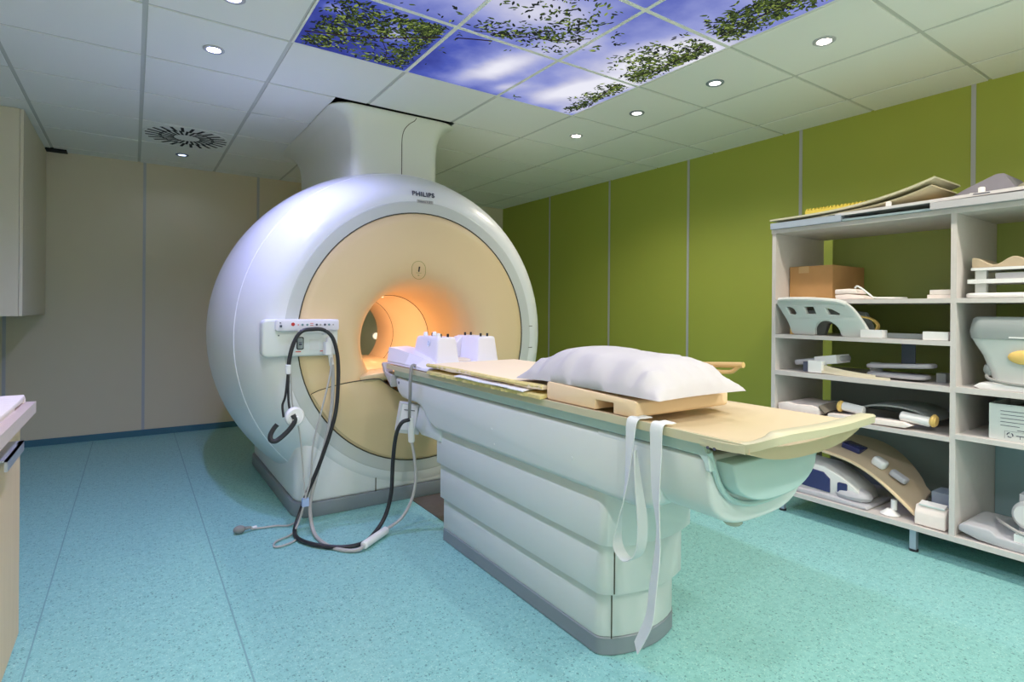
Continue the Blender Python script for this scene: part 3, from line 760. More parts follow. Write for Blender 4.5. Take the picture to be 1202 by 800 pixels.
# head coil
t = thing('head_coil', 'white head coil with two upright black-pegged blocks at the bore end of couch', 'head coil', (1.5,2.86,.85))
obj('base_shell', B().prism([(1.232,.850),(1.775,.850),(1.768,.866),(1.70,.885),(1.31,.885),(1.238,.866)], 'y', 2.575, 3.12, .006), M_lilac, t)
b = B(); rr = []
for y, zt, xo in ((2.66,.885,1.30),(2.72,.905,1.285),(2.86,.925,1.262),(3.02,.942,1.250),(3.12,.944,1.246)):
    rr.append([(1.234,y,.866),(xo,y,zt),(1.36,y,zt+.004),(1.36,y,.866)])
b.loft(rr); obj('side_wing', b, M_lilac, t, ang=20)
def block(xa, xb, y0, y1, zt, taper=.018):
    rr = []
    for z, k_ in ((.866,1.0),(.92,.6),(1.0,.12),(zt-.006,0),(zt,-.25)):
        d = taper*k_
        rr.append([(x,y,z) for x,y in rrect(xa-d, xb+d, y0-d, y1+d*2.2, .014, 4)])
    return B().loft(rr)
for xa, xb in ((1.335,1.445),(1.585,1.695)):
    bk = obj('upright_block', block(xa,xb,2.665,2.93,1.018), M_lilac, t, ang=40)
    for x, y in ((xa+.035,2.70),(xa+.078,2.70),(xa+.03,2.87),(xa+.075,2.88)):
        obj('peg', B().cyl((x,y,1.014),(0,0,1),.0065,.022,12,bev=.002), M_black, bk)
obj('rear_saddle', B().prism([(1.42,.866),(1.62,.866),(1.62,1.012),(1.575,1.012),(1.555,.985),(1.515,.972),(1.475,.985),(1.455,1.012),(1.42,1.012)], 'y', 2.85, 2.93, .006), M_lilac, t)
for x, y, z, r_ in ((1.36,2.865,1.018,.014),(1.415,2.865,1.018,.014),(1.358,2.70,1.016,.012)):
    obj('clip', B().cyl((x,y,z),(0,0,1),r_,.024,14,r2=r_*.75,bev=.003), M_plast, t)
obj('cradle_pad', B().ball((1.515,2.74,.888),.055,.07,.014), M_pink, t)
st = B().cyl((1.329,2.76,.985),(-1,0,.12),.017,.002,20)
o = obj('smiling_sticker', st, mat('sticker_white', rgb(226,232,248), .5), t)
b = B().tube([(1.3268,2.76+.010*math.cos(a),.986+.010*math.sin(a)) for a in [PI*(1.1+.8*q/8) for q in range(9)]], .0012, 5, smooth=False)
b.box(1.3262,1.3275,2.7645,2.7665,.988,.993); b.box(1.3262,1.3275,2.7535,2.7555,.988,.993)
obj('smile_print', b, mat('sticker_blue', rgb(70,110,180), .5), o)

# coil cable with connectors
t = thing('coil_cable', 'grey cable hanging from the head coil with two white tubular connectors', 'cable', (1.1,2.75,0))
obj('cord', B().tube([(1.243,2.735,.868),(1.215,2.722,.868),(1.203,2.715,.80),(1.20,2.71,.72),(1.215,2.75,.62),(1.222,2.765,.585)], .0085, 8), M_grey, t)
obj('connector', B().cyl((1.228,2.768,.592),(.06,.0,-1),.017,.135,16,bev=.004), M_plast, t)
obj('cord', B().tube([(1.236,2.765,.46),(1.245,2.75,.38),(1.250,2.74,.28),(1.225,2.73,.17),(1.168,2.73,.08),(1.10,2.745,.035),(1.075,2.735,.025)], .008, 8), M_greyl, t)
obj('connector', B().cyl((1.092,2.752,.025),(-.80,-.60,0),.020,.205,16,bev=.006), M_plast, t)
obj('cord', B().tube([(.93,2.632,.022),(.90,2.622,.014),(.852,2.655,.010),(.797,2.75,.010),(.775,2.90,.015),(.775,2.99,.06),(.790,3.07,.13),(.826,3.09,.257),(.880,3.10,.45),(.908,3.10,.62),(.914,3.10,.757),(.911,3.10,.86)], .0095, 8), M_greyl, t)
obj('plug', B().box(.872,.902,3.09,3.150,.915,.985,.005).box(.879,.899,3.085,3.112,.985,1.01,.003).cyl((.902,3.115,.92),(.12,-.1,-1),.013,.07,12,bev=.003), M_plast, t)

# headset with black air hose
t = thing('patient_headset', 'black hose looped over the panel hooks, with a headset and white disc hanging from it', 'headset', (.9,2.85,0))
obj('air_hose', B().tube([(1.213,2.745,.585),(1.17,2.75,.57),(1.148,2.77,.50),(1.139,2.785,.37),(1.130,2.785,.20),(1.098,2.785,.085),(1.03,2.755,.022),(.94,2.683,.014),(.84,2.695,.014),(.745,2.79,.014),(.693,2.91,.014),(.700,3.02,.02),(.735,3.07,.08),(.775,3.08,.18),(.835,3.085,.31),(.890,3.09,.46),(.928,3.09,.60),(.940,3.09,.76),(.936,3.09,.90),(.907,3.085,1.005),(.86,3.085,1.050),(.80,3.083,1.056),(.74,3.083,1.044),(.703,3.085,.985),(.683,3.085,.91),(.676,3.085,.84)], .0105, 10), M_black, t)
obj('air_tube', B().tube([(.676,3.085,.85),(.668,3.08,.76),(.660,3.08,.70),(.648,3.08,.66),(.652,3.07,.60)], .006, 8).tube([(.678,3.085,.85),(.676,3.08,.74),(.680,3.08,.66),(.690,3.06,.60)], .006, 8), M_black, t)
obj('strain_sleeve', B().cyl((.676,3.085,.872),(0,0,-1),.014,.05,14,bev=.003), M_plast, t)
obj('ear_disc', B().cyl((.700,3.075,.598),(.25,-1,.1),.051,.035,24,bev=.010), M_plast, t)
obj('ear_cup', B().tube([(.690,3.035,.615),(.700,3.03,.585),(.675,3.03,.545),(.64,3.03,.512),(.606,3.03,.490),(.584,3.035,.497),(.584,3.045,.522),(.60,3.05,.55),(.617,3.05,.57)], .0125, 10), M_black, t)
obj('ear_plug', B().cyl((.705,3.035,.590),(.1,-1,.1),.018,.012,16,bev=.004), M_plast, t)

# patient call bulb
t = thing('call_bulb', 'grey squeeze call bulb on a thin tube, lying on the teal floor', 'call bulb', (.46,3.18,0))
obj('bulb', B().ball((.462,3.178,.021),.030,.022,.021), M_grey, t)
obj('collar', B().cyl((.490,3.179,.021),(1,.03,0),.010,.03,12,r2=.006), M_grey, t)
obj('tube_clip', B().cyl((.525,3.187,.012),(1,.25,0),.009,.022,10), M_plast, t)
obj('air_tube', B().tube([(.515,3.183,.012),(.57,3.178,.008),(.64,3.165,.008),(.70,3.13,.010),(.735,3.05,.07),(.755,3.05,.15),(.79,3.07,.26),(.806,3.08,.44),(.851,3.085,.62),(.893,3.085,.80),(.903,3.09,.90)], .005, 8), M_greyl, t)
obj('looped_tube', B().tube([(.762,3.05,.176),(.745,3.04,.12),(.72,3.03,.05),(.68,3.0,.010),(.60,2.955,.008),(.575,2.90,.008),(.60,2.88,.008),(.66,2.90,.008),(.70,2.94,.008)], .005, 8), M_greyl, t)
obj('thin_cord', B().tube([(.69,3.09,.83),(.70,3.09,.66),(.735,3.09,.52),(.752,3.09,.36),(.758,3.06,.20),(.77,3.05,.14)], .004, 8), M_greyl, t)
obj('blue_clip', B().box(.742,.775,3.035,3.062,.125,.165,.004), mat('clip_blue', rgb(170,190,230), .4), t)

# ------------------------------------------------------------------ storage shelf
SX0, SX1 = 3.15, 3.70
t = thing('storage_shelf', 'grey open storage shelf full of coils and pads along the green wall', 'shelf unit', (3.42, .9, 0))
for ya, yb in ((1.862,1.885),(.984,1.006),(.105,.127)):
    obj('upright', B().box(SX0,SX1,ya,yb,.137,1.632,.001,1), M_shelf, t)
obj('top_board', B().box(SX0-.004,SX1,.10,1.888,1.632,1.656,.001,1), M_shelf, t)
obj('bottom_board', B().box(SX0-.004,SX1,.10,1.888,.112,.137,.001,1), M_shelf, t)
for ya, yb, zs in ((1.006,1.862,(1.217,1.016,.800,.570)), (.127,.984,(1.217,.803,.588))):
    for z in zs:
        obj('shelf_board', B().box(SX0 if z > 1 else SX0-.003, SX1, ya, yb, z, z+.022 if z > .9 or z < .7 else z+.026, .001, 1), M_shelf, t)
for ya, yb, mm in ((1.008,1.800,M_backgr),(.129,.982,M_backgr)):
    obj('back_panel', B().box(SX1-.012,SX1,ya,yb,.83,1.630), mm, t)
for ya, yb, mm in ((1.008,1.805,M_backg),(.129,.982,M_backb)):
    obj('back_panel', B().box(SX1-.012,SX1,ya,yb,.14,.80), mm, t)
for y in (1.16,1.83,.35):
    for x in (3.19,3.64):
        lg = obj('leg', B().box(x-.014,x+.014,y-.014,y+.014,.008,.112,.002,1), M_metal, t)
        obj('foot', B().cyl((x,y,0),(0,0,1),.020,.010,16), M_black, lg)

# --- on top of the shelf
def slab(x0,x1,y0,y1,z0,z1,r=.004,m=None): return B().box(x0,x1,y0,y1,z0,z1,r,2,m=m)
GT_ = 'pads stacked on the shelf top'
tag(obj('pad', slab(3.13,3.53,1.487,1.886,1.657,1.692,.005), M_bgrey), 'blue-grey flat pad at the left end of the shelf top, overhanging its front', 'pad', GT_)
tag(obj('pad', slab(3.135,3.53,1.085,1.483,1.657,1.668,.004), M_tgrey), 'thin teal-grey pad in the middle of the shelf top', 'pad', GT_)
tag(obj('pad', slab(3.115,3.53,.55,1.078,1.657,1.690,.005), M_lgrey), 'pale lilac thick pad on the right of the shelf top', 'pad', GT_)
def curved_sheet(path, x0, x1, th, n=8):
    P = catmull([(0,y,z) for y,z in path], n); rr = []
    for i, p in enumerate(P):
        tg = (P[min(i+1,len(P)-1)]-P[max(i-1,0)]).normalized(); nn = Vector((0,-tg.z,tg.y))*th/2
        if nn.z < 0: nn = -nn
        rr.append([(x0,p.y+nn.y,p.z+nn.z),(x1,p.y+nn.y,p.z+nn.z),(x1,p.y-nn.y,p.z-nn.z),(x0,p.y-nn.y,p.z-nn.z)])
    return B().loft(rr)
tag(obj('mat', curved_sheet([(1.905,1.699),(1.72,1.701),(1.55,1.712),(1.40,1.724),(1.27,1.742),(1.17,1.766),(1.10,1.789)],3.20,3.52,.008), M_matb), 'lower thin sand mat curling up at its right end on the shelf top', 'mat', 'curled mats on the shelf top')
tag(obj('mat', curved_sheet([(1.92,1.7195),(1.74,1.7215),(1.56,1.729),(1.42,1.743),(1.28,1.767),(1.17,1.794),(1.08,1.822)],3.18,3.50,.010), mat('mat_khaki', rgb(186,184,158), .75)), 'upper grey-beige mat curling up highest over the shelf top', 'mat', 'curled mats on the shelf top')
b = B(); pts = [(1.90,1.658)]; n = 20
for q in range(n):
    y = 1.90-.42*q/n; pts += [(y,1.808),(y-.42/n/2,1.826)]
pts += [(1.48,1.808),(1.48,1.658)]
tag(obj('egg_crate_foam', B().prism(pts,'x',3.54,3.66), M_egg), 'yellow foam with a zigzag top behind the mats on the shelf top', 'foam pad')
tag(obj('pad', B().prism([(1.48,1.694),(1.40,1.7),(1.30,1.718),(1.20,1.727),(1.13,1.722),(1.10,1.710),(1.10,1.697)],'x',3.345,3.50,.004), M_orange), 'orange-beige curved pad between the mats and the long board', 'pad', GT_)
t = thing('long_board', 'long grey-white board with white pegs lying slanted on the shelf top', 'board', (3.2,1.1,1.69))
mm = rot('X', -1.0, (3.2,1.2,1.705))
obj('board', B().box(3.135,3.33,.50,1.52,1.692,1.706,.004,2,m=mm), mat('board_white', rgb(206,204,206), .45), t)
for x, y in ((3.19,1.283),(3.19,.905),(3.31,.975)):
    obj('peg', B().cyl((x,y,1.7055+(1.2-y)*.0175),(0,0,1),.013,.032,14,bev=.003), M_plast, t)
obj('print_mark', B().box(3.1335,3.136,.86,.92,1.704,1.708), M_ink, t)
cd = obj('cushion', B().prism([(1.15,1.708),(1.10,1.735),(1.02,1.775),(.90,1.828),(.87,1.826),(.82,1.74),(.84,1.712)],'x',3.36,3.62,.006), M_dgrey); tag(cd, 'dark grey wedge cushion peaked up on the right of the shelf top', 'cushion', 'grey cushions on the shelf top')
tag(obj('cushion', B().prism([(.81,1.708),(.83,1.76),(.78,1.79),(.66,1.786),(.50,1.74),(.50,1.708)],'x',3.38,3.62,.006), M_khaki), 'low khaki cushion at the right edge of the photo on the shelf top', 'cushion', 'grey cushions on the shelf top')

# --- upper left compartment
t = thing('cardboard_box', 'brown cardboard box with tan tape in the upper left compartment', 'box', (3.53,1.735,1.24))
obj('carton', B().box(3.29,3.668,1.605,1.855,1.239,1.440,.003,1), M_card, t)
obj('tape', B().box(3.2885,3.291,1.74,1.80,1.400,1.4415).box(3.2885,3.45,1.74,1.80,1.4395,1.4412), M_tape, t)
obj('label', B().box(3.2885,3.291,1.70,1.78,1.242,1.262), M_tape, t)
t = thing('folded_cloth', 'folded white cloth pad beside the cardboard box', 'cloth', (3.23,1.46,1.239))
obj('lower_fold', B().prism([(1.53,1.2395),(1.535,1.262),(1.47,1.268),(1.42,1.262),(1.385,1.248),(1.385,1.2395)],'x',3.17,3.28,.005), M_pink, t)
obj('upper_fold', B().prism([(1.535,1.266),(1.535,1.293),(1.46,1.296),(1.425,1.288),(1.42,1.268),(1.47,1.270)],'x',3.17,3.28,.005), M_pink, t)
tag(obj('lead', B().tube([(3.19,1.44,1.300),(3.18,1.425,1.308),(3.175,1.40,1.295),(3.172,1.36,1.262),(3.172,1.34,1.247),(3.19,1.29,1.245),(3.24,1.26,1.245),(3.30,1.24,1.245)],.005,8), M_plast), 'thin white lead bent over the folded cloth', 'cable')
for q, (za, zb) in enumerate(((1.2395,1.257),(1.258,1.280))):
    tag(obj('towel', B().box(3.17,3.36,1.012,1.105-.01*q,za,zb,.007,3), M_pink), ('lower' if q == 0 else 'upper')+' pinkish folded towel beside the middle upright', 'towel', 'folded towels by the middle upright')

# --- big arched coil in the second row
t = thing('arch_coil', 'pale teal arched coil shell with three openings leaning out of the second row', 'coil', (3.2,1.6,1.04))
def mp_(px, py):  # outline in shelf-front coordinates
    return (px, py)
out = catmull([(0,.192,0),(.08,.197,0),(.22,.193,0),(.345,.183,0),(.385,.165,0),(.415,.12,0),(.445,.05,0),(.455,.010,0)],4)
out = [(p.x,p.y) for p in out]
out += [(.445,.004),(.335,.004),(.328,.012)]
for q in range(1,12):
    a = PI*q/12; out.append((.255+.075*math.cos(a), .012+.078*math.sin(a)))
out += [(.18,.010),(.17,.006),(.06,.008),(.052,.016)]
out += [(p.x,p.y) for p in catmull([(.05,.03,0),(.04,.08,0),(.018,.13,0),(-.002,.175,0)],4)]
h1 = [(.040,.165),(.070,.166),(.098,.152),(.110,.122),(.095,.110),(.058,.114)]
h2 = [(.148,.166),(.212,.166),(.222,.116),(.160,.116)]
h3 = [(.262,.162),(.305,.152),(.345,.126),(.338,.110),(.278,.114)]
mm = Matrix(((0,0,1,3.185),(-1,0,0,1.825),(0,1,0,1.0385),(0,0,0,1)))
bm = shape2d(out, [h1,h2,h3], .008, .006, mm, sub=2)
for v in bm.verts:   # lean out towards the room and bow across
    u = (1.6-v.co.y)/.23; v.co.x += -.42*(v.co.z-1.0385) + .020*u*u
obj('shell', bm, M_coilt, t, ang=30)
obj('top_edge', B().tube([(3.108,1.815,1.238),(3.098,1.75,1.241),(3.090,1.62,1.238),(3.10,1.50,1.228),(3.115,1.45,1.212)], .014, 10), M_coilt, t)
obj('rear_shell', B().prism([(1.79,1.0385),(1.80,1.10),(1.77,1.18),(1.60,1.19),(1.45,1.17),(1.42,1.10),(1.41,1.0385),(1.50,1.0385),(1.52,1.10),(1.58,1.125),(1.65,1.10),(1.67,1.0385)],'x',3.33,3.37,.006), M_coilg, t)
obj('strap', B().ribbon([(3.20,1.425,1.15),(3.25,1.385,1.135),(3.27,1.36,1.10),(3.25,1.375,1.06),(3.20,1.40,1.045)],.03,.006,[(1,0,0)]*5), M_yel, t)
obj('strap_end', B().box(3.20,3.24,1.775,1.80,1.0395,1.075,.004), M_yel, t)
t = thing('immobiliser_belt', 'slate grey belt with two white padded ends in the second row', 'belt', (3.21,1.22,1.039))
for y in (1.355,1.075): obj('end_pad', B().box(3.165,3.225,y-.056,y+.046,1.0395,1.0795,.012,3), M_plast, t)
obj('belt', B().box(3.226,3.246,1.02,1.30,1.0395,1.065,.003), M_coilg, t)
tag(obj('drop_strap', B().box(3.30,3.306,1.20,1.262,.90,1.0155,.001), mat('strap_slate', rgb(66,74,88), .7)), 'dark slate strap hanging below the second shelf', 'strap')

# --- third row, left compartment
Z3 = .8265
t = thing('paddle_coil', 'white grey paddle coil with a square plug on the left of the third row', 'coil', (3.3,1.68,Z3))
mm = rot('X', 10, (3.3,1.7,Z3)) 
obj('paddle', B().prism(rrect(3.22,3.40,1.53,1.80,.05),'z',Z3+.028,Z3+.060,.012,3,m=rot('X',-9,(3.3,1.80,Z3+.03))), M_lgrey, t)
obj('bracket', B().box(3.21,3.36,1.54,1.66,Z3+.058,Z3+.105,.012,m=rot('X',-9,(3.3,1.56,Z3+.07))), M_plast, t)
obj('plug', B().box(3.165,3.225,1.60,1.675,Z3+.004,Z3+.070,.010), M_plast, t)
obj('plug_socket', B().box(3.160,3.20,1.675,1.70,Z3+.008,Z3+.062,.004), M_ink, t)
for q, (y1, z1) in enumerate(((1.30,.030),(1.28,.014))):
    obj('flat_lead', B().ribbon([(3.19,1.60,Z3+.035-.006*q),(3.18+.005*q,1.52,Z3+.022),(3.175,1.42,Z3+.012-.004*q),(3.17,y1+.05,Z3+.006+z1*.1)],.026,.006,[(0,.3,1)]*4), mat('lead_cream', rgb(222,214,190), .6), t)
t = thing('flex_paddles', 'pair of grey-white flat paddles stacked on the right of the third row', 'coil', (3.3,1.26,Z3))
obj('upper_paddle', B().prism(rrect(3.24,3.36,1.11,1.42,.05),'z',Z3+.058,Z3+.080,.009,3,m=rot('X',-4,(3.3,1.25,Z3+.06))), M_lgrey, t)
obj('lower_paddle', B().prism(rrect(3.20,3.34,1.13,1.40,.05),'z',Z3+.010,Z3+.030,.008,3), M_lgrey, t)
obj('joint', B().cyl((3.30,1.38,Z3+.001),(0,0,1),.03,.075,16,bev=.004), M_sleeve, t)
tag(obj('lead', B().ribbon([(3.17,1.60,Z3+.012),(3.168,1.50,Z3+.008),(3.165,1.40,Z3+.006),(3.165,1.26,Z3+.006)],.012,.008,[(0,.2,1)]*4), mat('lead_cream', rgb(222,214,190), .6)), 'flat cream lead lying along the front of the third row', 'cable')
tag(obj('small_case', B().box(3.30,3.36,1.07,1.11,Z3,Z3+.045,.004), M_sleeve), 'small dark case at the right end of the third row', 'case')

# --- fourth row, left compartment
Z4 = .5925
tag(obj('towel', B().prism([(1.855,Z4),(1.856,Z4+.040),(1.80,Z4+.052),(1.74,Z4+.045),(1.66,Z4+.050),(1.61,Z4+.040),(1.61,Z4)],'x',3.17,3.48,.008), M_pink), 'pinkish white folded towel at the left of the fourth row', 'towel')
tag(obj('dark_strap', B().ribbon([(3.17,1.60,Z4+.032),(3.20,1.585,Z4+.045),(3.30,1.575,Z4+.05),(3.40,1.565,Z4+.04)],.05,.012,[(0,.8,.6)]*4), M_brown), 'brown-grey strap beside the towel in the fourth row', 'strap')
t = thing('wrap_coil', 'grey flexible wrap coil with white roller ends and yellow caps in the fourth row', 'coil', (3.25,1.3,Z4))
obj('wrap', curved_sheet([(1.46,Z4+.055),(1.38,Z4+.085),(1.28,Z4+.095),(1.18,Z4+.085),(1.10,Z4+.045)],3.24,3.52,.008), M_sleeve, t)
for ya, yb, x, z in ((1.51,1.40,3.215,Z4+.066),(1.225,1.095,3.20,Z4+.060)):
    obj('roller', B().cyl((x,ya,z),(0,yb-ya,-.012),.024,ya-yb,20,bev=.006), M_plast, t)
    obj('roller_cap', B().cyl((x,(ya+.022) if ya > 1.4 else yb,z-.002),(0,-1,-.08),.031,.024,20,bev=.008), M_yel, t)
tag(obj('folded_pad', B().prism([(1.56,Z4),(1.56,Z4+.022),(1.30,Z4+.034),(1.20,Z4+.034),(1.165,Z4+.022),(1.19,Z4+.008),(1.40,Z4+.004),(1.40,Z4)][::-1],'x',3.155,3.225,.006), M_pink), 'white folded pad with a rounded fold in front of the wrap coil', 'pad')

# --- bottom row, left compartment
Z5 = .1375
t = thing('body_coil', 'grey-white body coil base with dark blue windows on the bottom shelf', 'coil', (3.28,1.58,Z5))
obj('tray', B().prism([(1.83,Z5),(1.83,Z5+.020),(1.72,Z5+.024),(1.60,Z5+.028),(1.50,Z5+.024),(1.37,Z5+.016),(1.36,Z5+.004),(1.40,Z5)],'x',3.165,3.46,.006), M_lgrey, t)
fr = obj('side_frame', B().prism([(1.80,Z5+.022),(1.80,Z5+.165),(1.74,Z5+.180),(1.60,Z5+.172),(1.50,Z5+.130),(1.42,Z5+.075),(1.40,Z5+.022)],'x',3.20,3.40,.010), M_coilt, t)
obj('window', B().prism([(1.725,Z5+.040),(1.725,Z5+.150),(1.60,Z5+.140),(1.565,Z5+.110),(1.565,Z5+.034)],'x',3.194,3.202,.002,1), M_navy, fr)
obj('window', B().prism(rrect(1.475,1.525,Z5+.045,Z5+.105,.010),'x',3.194,3.202), M_navy, fr)
obj('rounded_end', B().ball((3.25,1.47,Z5+.045),.07,.10,.042), M_lgrey, t)
t = thing('curved_board_coil', 'large tan curved board coil leaning over the blue-windowed coil on the bottom shelf', 'coil', (3.4,1.35,Z5))
rr = []
for q in range(19):
    u = q/18; y = 1.62-.46*u; z = Z5+.255-.215*u-.03*(u-.5)**2*0+.055*math.sin(PI*u)
    w = .13+.13*math.sin(PI*min(1,u*1.05))**.7
    x0 = 3.205+.02*(1-u); x1 = x0+w+.06
    lift = .075
    dz = .014
    rr.append([(x0,y,z-dz),(x0,y,z),(x0+.3*(x1-x0),y,z+lift*.35),(x0+.7*(x1-x0),y,z+lift*.8),(x1,y,z+lift),(x1,y,z+lift-dz),(x0+.7*(x1-x0),y,z+lift*.8-dz),(x0+.3*(x1-x0),y,z+lift*.35-dz)])
obj('board', B().loft(rr), M_tan, t, ang=50)
obj('front_edge', B().tube([(r[1][0]-.002,r[1][1],r[1][2]-.005) for r in rr],.009,8,smooth=False), mat('edge_cream', rgb(226,202,164), .45), t)
obj('slot_cover', B().prism(rrect(3.30,3.40,1.46,1.56,.012),'z',Z5+.262,Z5+.292,.004,m=rot('X',14,(3.35,1.51,Z5+.27))), M_navy, t)
obj('grip', B().prism(rrect(3.27,3.33,1.325,1.395,.02),'z',Z5+.21,Z5+.255,.012,3,m=rot('X',25,(3.3,1.36,Z5+.23))), M_plast, t)
obj('pad_strip', B().prism(rrect(3.27,3.32,1.225,1.31,.015),'z',Z5+.170,Z5+.198,.006,m=rot('X',28,(3.3,1.27,Z5+.18))), M_lgrey, t)
obj('foot', B().cyl((3.215,1.275,Z5),(0,0,1),.045,.030,20,r2=.018,bev=.004).cyl((3.222,1.26,Z5+.028),(0,0,1),.014,.05,12), M_plast, t)
t = thing('small_carton', 'pinkish white tilted small carton at the right of the bottom shelf', 'box', (3.2,1.09,Z5))
mm = rot('X', 9, (3.2,1.09,Z5))
obj('carton', B().prism([(3.165,Z5),(3.165,Z5+.060),(3.185,Z5+.095),(3.24,Z5+.095),(3.25,Z5)],'y',1.025,1.150,.004,1,m=Matrix.Translation((0,0,.004))), M_pink, t)
obj('flap', B().box(3.176,3.215,1.03,1.135,Z5+.098,Z5+.106,.002,m=rot('Y',-18,(3.18,1.09,Z5+.1))), M_plast, t)
tag(obj('grey_case', B().box(3.30,3.42,1.015,1.125,Z5,Z5+.145,.02,3), M_bgrey), 'blue-grey rounded case behind the small carton on the bottom shelf', 'case')

# --- right compartments
t = thing('wave_headrest', 'white layered frame with a wavy tan headrest in the upper right compartment', 'headrest', (3.3,.75,1.239))
obj('base_plate', B().prism(rrect(3.165,3.45,.55,.965,.05),'z',1.2395,1.262,.008), M_plast, t)
obj('middle_plate', B().box(3.19,3.42,.56,.955,1.306,1.325,.005), M_plast, t)
obj('top_plate', B().box(3.20,3.42,.57,.945,1.366,1.378,.003), M_plast, t)
for y in (.915,.62):
    obj('post', B().box(3.22,3.25,y-.02,y+.02,1.258,1.37,.003), M_coilt, t)
wv = [(.945,1.379),(.945,1.424)] + [(.935-.355*q/30, 1.424-.017*(1-math.cos(2*PI*.355*q/30/.142))) for q in range(0,31)] + [(.57,1.41),(.57,1.379)]
obj('wavy_rest', B().prism(wv,'x',3.21,3.40,.003,1), M_tan, t)
obj('inner_pad', B().box(3.215,3.38,.68,.86,1.327,1.352,.006), M_lgrey, t)
tz = .8295
tag(obj('cable_plate', B().prism([(.90,tz),(.925,tz+.010),(.90,tz+.028),(.55,tz+.020),(.50,tz)],'x',3.165,3.45,.004), M_plast), 'white flat plate lying under the teal head coil', 'plate')
t = thing('bucket_coil', 'teal-grey bucket shaped head coil with a yellow oval pad in the right compartment', 'head coil', (3.28,.72,tz+.03))
rr = []
for z, hy, hx, cy in ((tz+.030,.125,.10,.745),(tz+.08,.138,.11,.745),(tz+.15,.160,.12,.745),(tz+.20,.185,.13,.745),(tz+.225,.195,.135,.745)):
    rr.append([(x,y,z) for x,y in rrect(3.31-hx,3.31+hx,cy-hy,cy+hy,.04,5)])
obj('lower_bowl', B().loft(rr), M_coilt, t, ang=50)
rr = []
for z, hy, hx, cy in ((tz+.225,.200,.14,.745),(tz+.26,.205,.142,.745),(tz+.315,.195,.135,.745),(tz+.325,.185,.125,.745)):
    rr.append([(x,y,z) for x,y in rrect(3.31-hx,3.31+hx,cy-hy,cy+hy,.045,5)])
obj('upper_shell', B().loft(rr), M_coilg, t, ang=50)
obj('side_knob', B().ball((3.28,.945,tz+.275),.03,.022,.03), M_coilg, t)
obj('side_knob', B().ball((3.24,.885,tz+.085),.03,.022,.03), M_coilg, t)
obj('oval_pad', B().ball((3.178,.745,tz+.15),.012,.062,.032), M_yel, t)
obj('highlight_strip', B().box(3.165,3.172,.70,.80,tz+.232,tz+.238), M_plast, t)
tag(obj('lead', B().tube([(3.20,.885,tz+.06),(3.172,.87,tz+.05),(3.165,.82,tz+.036),(3.165,.74,tz+.030),(3.165,.60,tz+.030)],.007,8), M_grey), 'grey lead curving in front of the bucket shaped coil', 'cable')
t = thing('printed_carton', 'open white carton printed with recycling arrows in the right compartment', 'box', (3.33,.72,.611))
b = B(); x0,x1,ya,yb,za,zb,w = 3.19,3.47,.52,.872,.611,.768,.004
b.box(x0,x1,ya,yb,za,za+w); b.box(x0,x0+w,ya,yb,za+w,zb); b.box(x1-w,x1,ya,yb,za+w,zb); b.box(x0+w,x1-w,ya,ya+w,za+w,zb); b.box(x0+w,x1-w,yb-w,yb,za+w,zb)
obj('carton', b, mat('carton_white', rgb(206,212,210), .7), t)
b = B()
for q, L in enumerate((.125,.150,.110,.120,.065)): b.box(x0-.0008,x0+.0005,.832-L,.832,.738-.016*q,.7405-.016*q)
for q in range(3):
    a = 2*PI*q/3
    b.tube([(x0-.0005,.799+.010*math.cos(a+s),.636+.010*math.sin(a+s)) for s in (0,.5,1.0,1.5)],.0020,5,smooth=False)
b.box(x0-.0008,x0+.0005,.752,.778,.634,.6375); b.box(x0-.0008,x0+.0005,.764,.766,.622,.634); b.box(x0-.0008,x0+.0005,.74,.775,.658,.661)
b.box(x0-.0006,x0+.0005,.745,.818,.652,.6528); b.box(x0-.0006,x0+.0005,.817,.818,.620,.652)
obj('print', b, M_ink, t)
tag(obj('carton_filling', B().box(3.21,3.46,.54,.80,.62,.758,.015,2), M_sleeve), 'dark grey bundle inside the open white carton', 'bundle')
t = thing('neck_coil_tray', 'long white-grey coil tray on the bottom shelf of the right compartment', 'coil', (3.3,.7,Z5))
obj('tray', B().prism([(.975,Z5+.030),(.975,Z5+.055),(.955,Z5+.068),(.86,Z5+.066),(.835,Z5+.045),(.55,Z5+.030),(.50,Z5+.0),(.80,Z5),(.90,Z5+.008)],'x',3.165,3.46,.008,3), M_lgrey, t)
obj('latch_block', B().box(3.175,3.24,.68,.78,Z5+.038,Z5+.075,.006), M_plast, t)
t = thing('dish_coil', 'white round dish coil standing on the tray at the right edge of the photo', 'coil', (3.3,.71,Z5+.06))
obj('dish', B().cyl((3.26,.748,Z5+.145),(-1,.2,.15),.062,.035,28,r2=.050,bev=.008), M_plast, t)
obj('dish_mount', B().box(3.27,3.34,.715,.785,Z5+.050,Z5+.23,.012,3), M_lgrey, t)
tag(obj('lead', B().tube([(3.34,.88,Z5+.085),(3.26,.85,Z5+.095),(3.20,.80,Z5+.092),(3.17,.74,Z5+.082),(3.16,.66,Z5+.08)],.007,8), M_greyl), 'grey-white lead draped over the coil tray on the bottom shelf', 'cable')

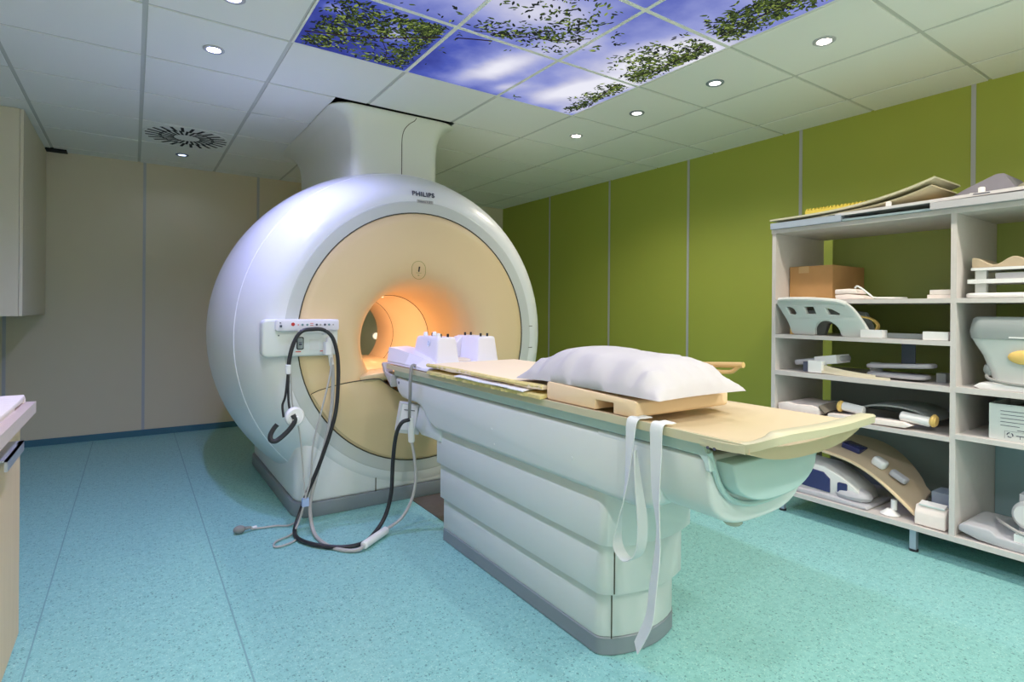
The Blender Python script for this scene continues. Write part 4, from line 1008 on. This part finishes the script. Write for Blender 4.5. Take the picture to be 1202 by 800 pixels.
# ------------------------------------------------------------------ left side cupboards
t = thing('base_cabinet', 'beech fronted base cabinet at the left edge of the photo', 'cabinet', (-.63,1.7,0))
obj('body', B().box(-.945,-.349,.4,2.63,.0,.78,.002,1), M_wood, t)
for ya, yb in ((2.03,2.628),(1.42,2.022),(.81,1.412)):
    d = obj('door', B().box(-.348,-.33,ya,yb,.005,.775,.002,1), M_wood, t)
    obj('handle', B().box(-.302,-.292,yb-.30,yb-.245+.0,.725,.732).box(-.330,-.290,yb-.53,yb-.24,.728,.732).box(-.297,-.290,yb-.53,yb-.24,.700,.732,.001,1), M_metal, d)
tag(obj('worktop', B().box(-.948,-.29,.38,2.655,.782,.822,.003,2), M_worktop), 'pinkish worktop on the beech cabinet at the left edge', 'worktop')
tag(obj('cloth', B().prism([(2.62,.824),(2.625,.838),(2.59,.856),(2.45,.850),(2.10,.848),(1.95,.845),(1.95,.836),(2.35,.836),(2.50,.832),(2.56,.834),(2.585,.842),(2.60,.836),(2.595,.8235)],'x',-.72,-.315,.003,2).box(-.72,-.32,1.95,2.44,.8225,.834,.004), M_pink), 'white folded cloth lying on the pinkish worktop', 'cloth')
t = thing('wall_cupboard', 'tall cream wall cupboard hanging in the back left corner', 'cupboard', (-.78,5.48,1.1))
obj('carcass', B().box(-.948,-.63,4.90,6.075,1.10,H-.002,.002,1), M_cab, t)
obj('door', B().box(-.628,-.61,4.90,6.072,1.102,H-.004,.002,1), M_cab, t)

# ------------------------------------------------------------------ camera, world, view
cam = bpy.data.cameras.new('camera'); co = bpy.data.objects.new('camera', cam); C.objects.link(co)
cam.sensor_width = 36; cam.lens = 655.517*36/1202; cam.shift_y = -(400-363.716)/1202
cam.clip_start = .02
co.matrix_world = Matrix.Translation((0,0,1.1674)) @ Matrix.Rotation(-.59611,4,'Z') @ Matrix.Rotation(PI/2,4,'X') @ Matrix.Rotation(.008,4,'Z')
bpy.context.scene.camera = co
w = bpy.data.worlds.new('world'); bpy.context.scene.world = w; w.use_nodes = True
w.node_tree.nodes['Background'].inputs[0].default_value = (.5,.55,.6,1); w.node_tree.nodes['Background'].inputs[1].default_value = .05
vs = bpy.context.scene.view_settings
vs.view_transform = 'Standard'; vs.look = 'None'; vs.gamma = 1; vs.exposure = -.74; vs.use_curve_mapping = False
bpy.context.scene.cycles.diffuse_bounces = 8
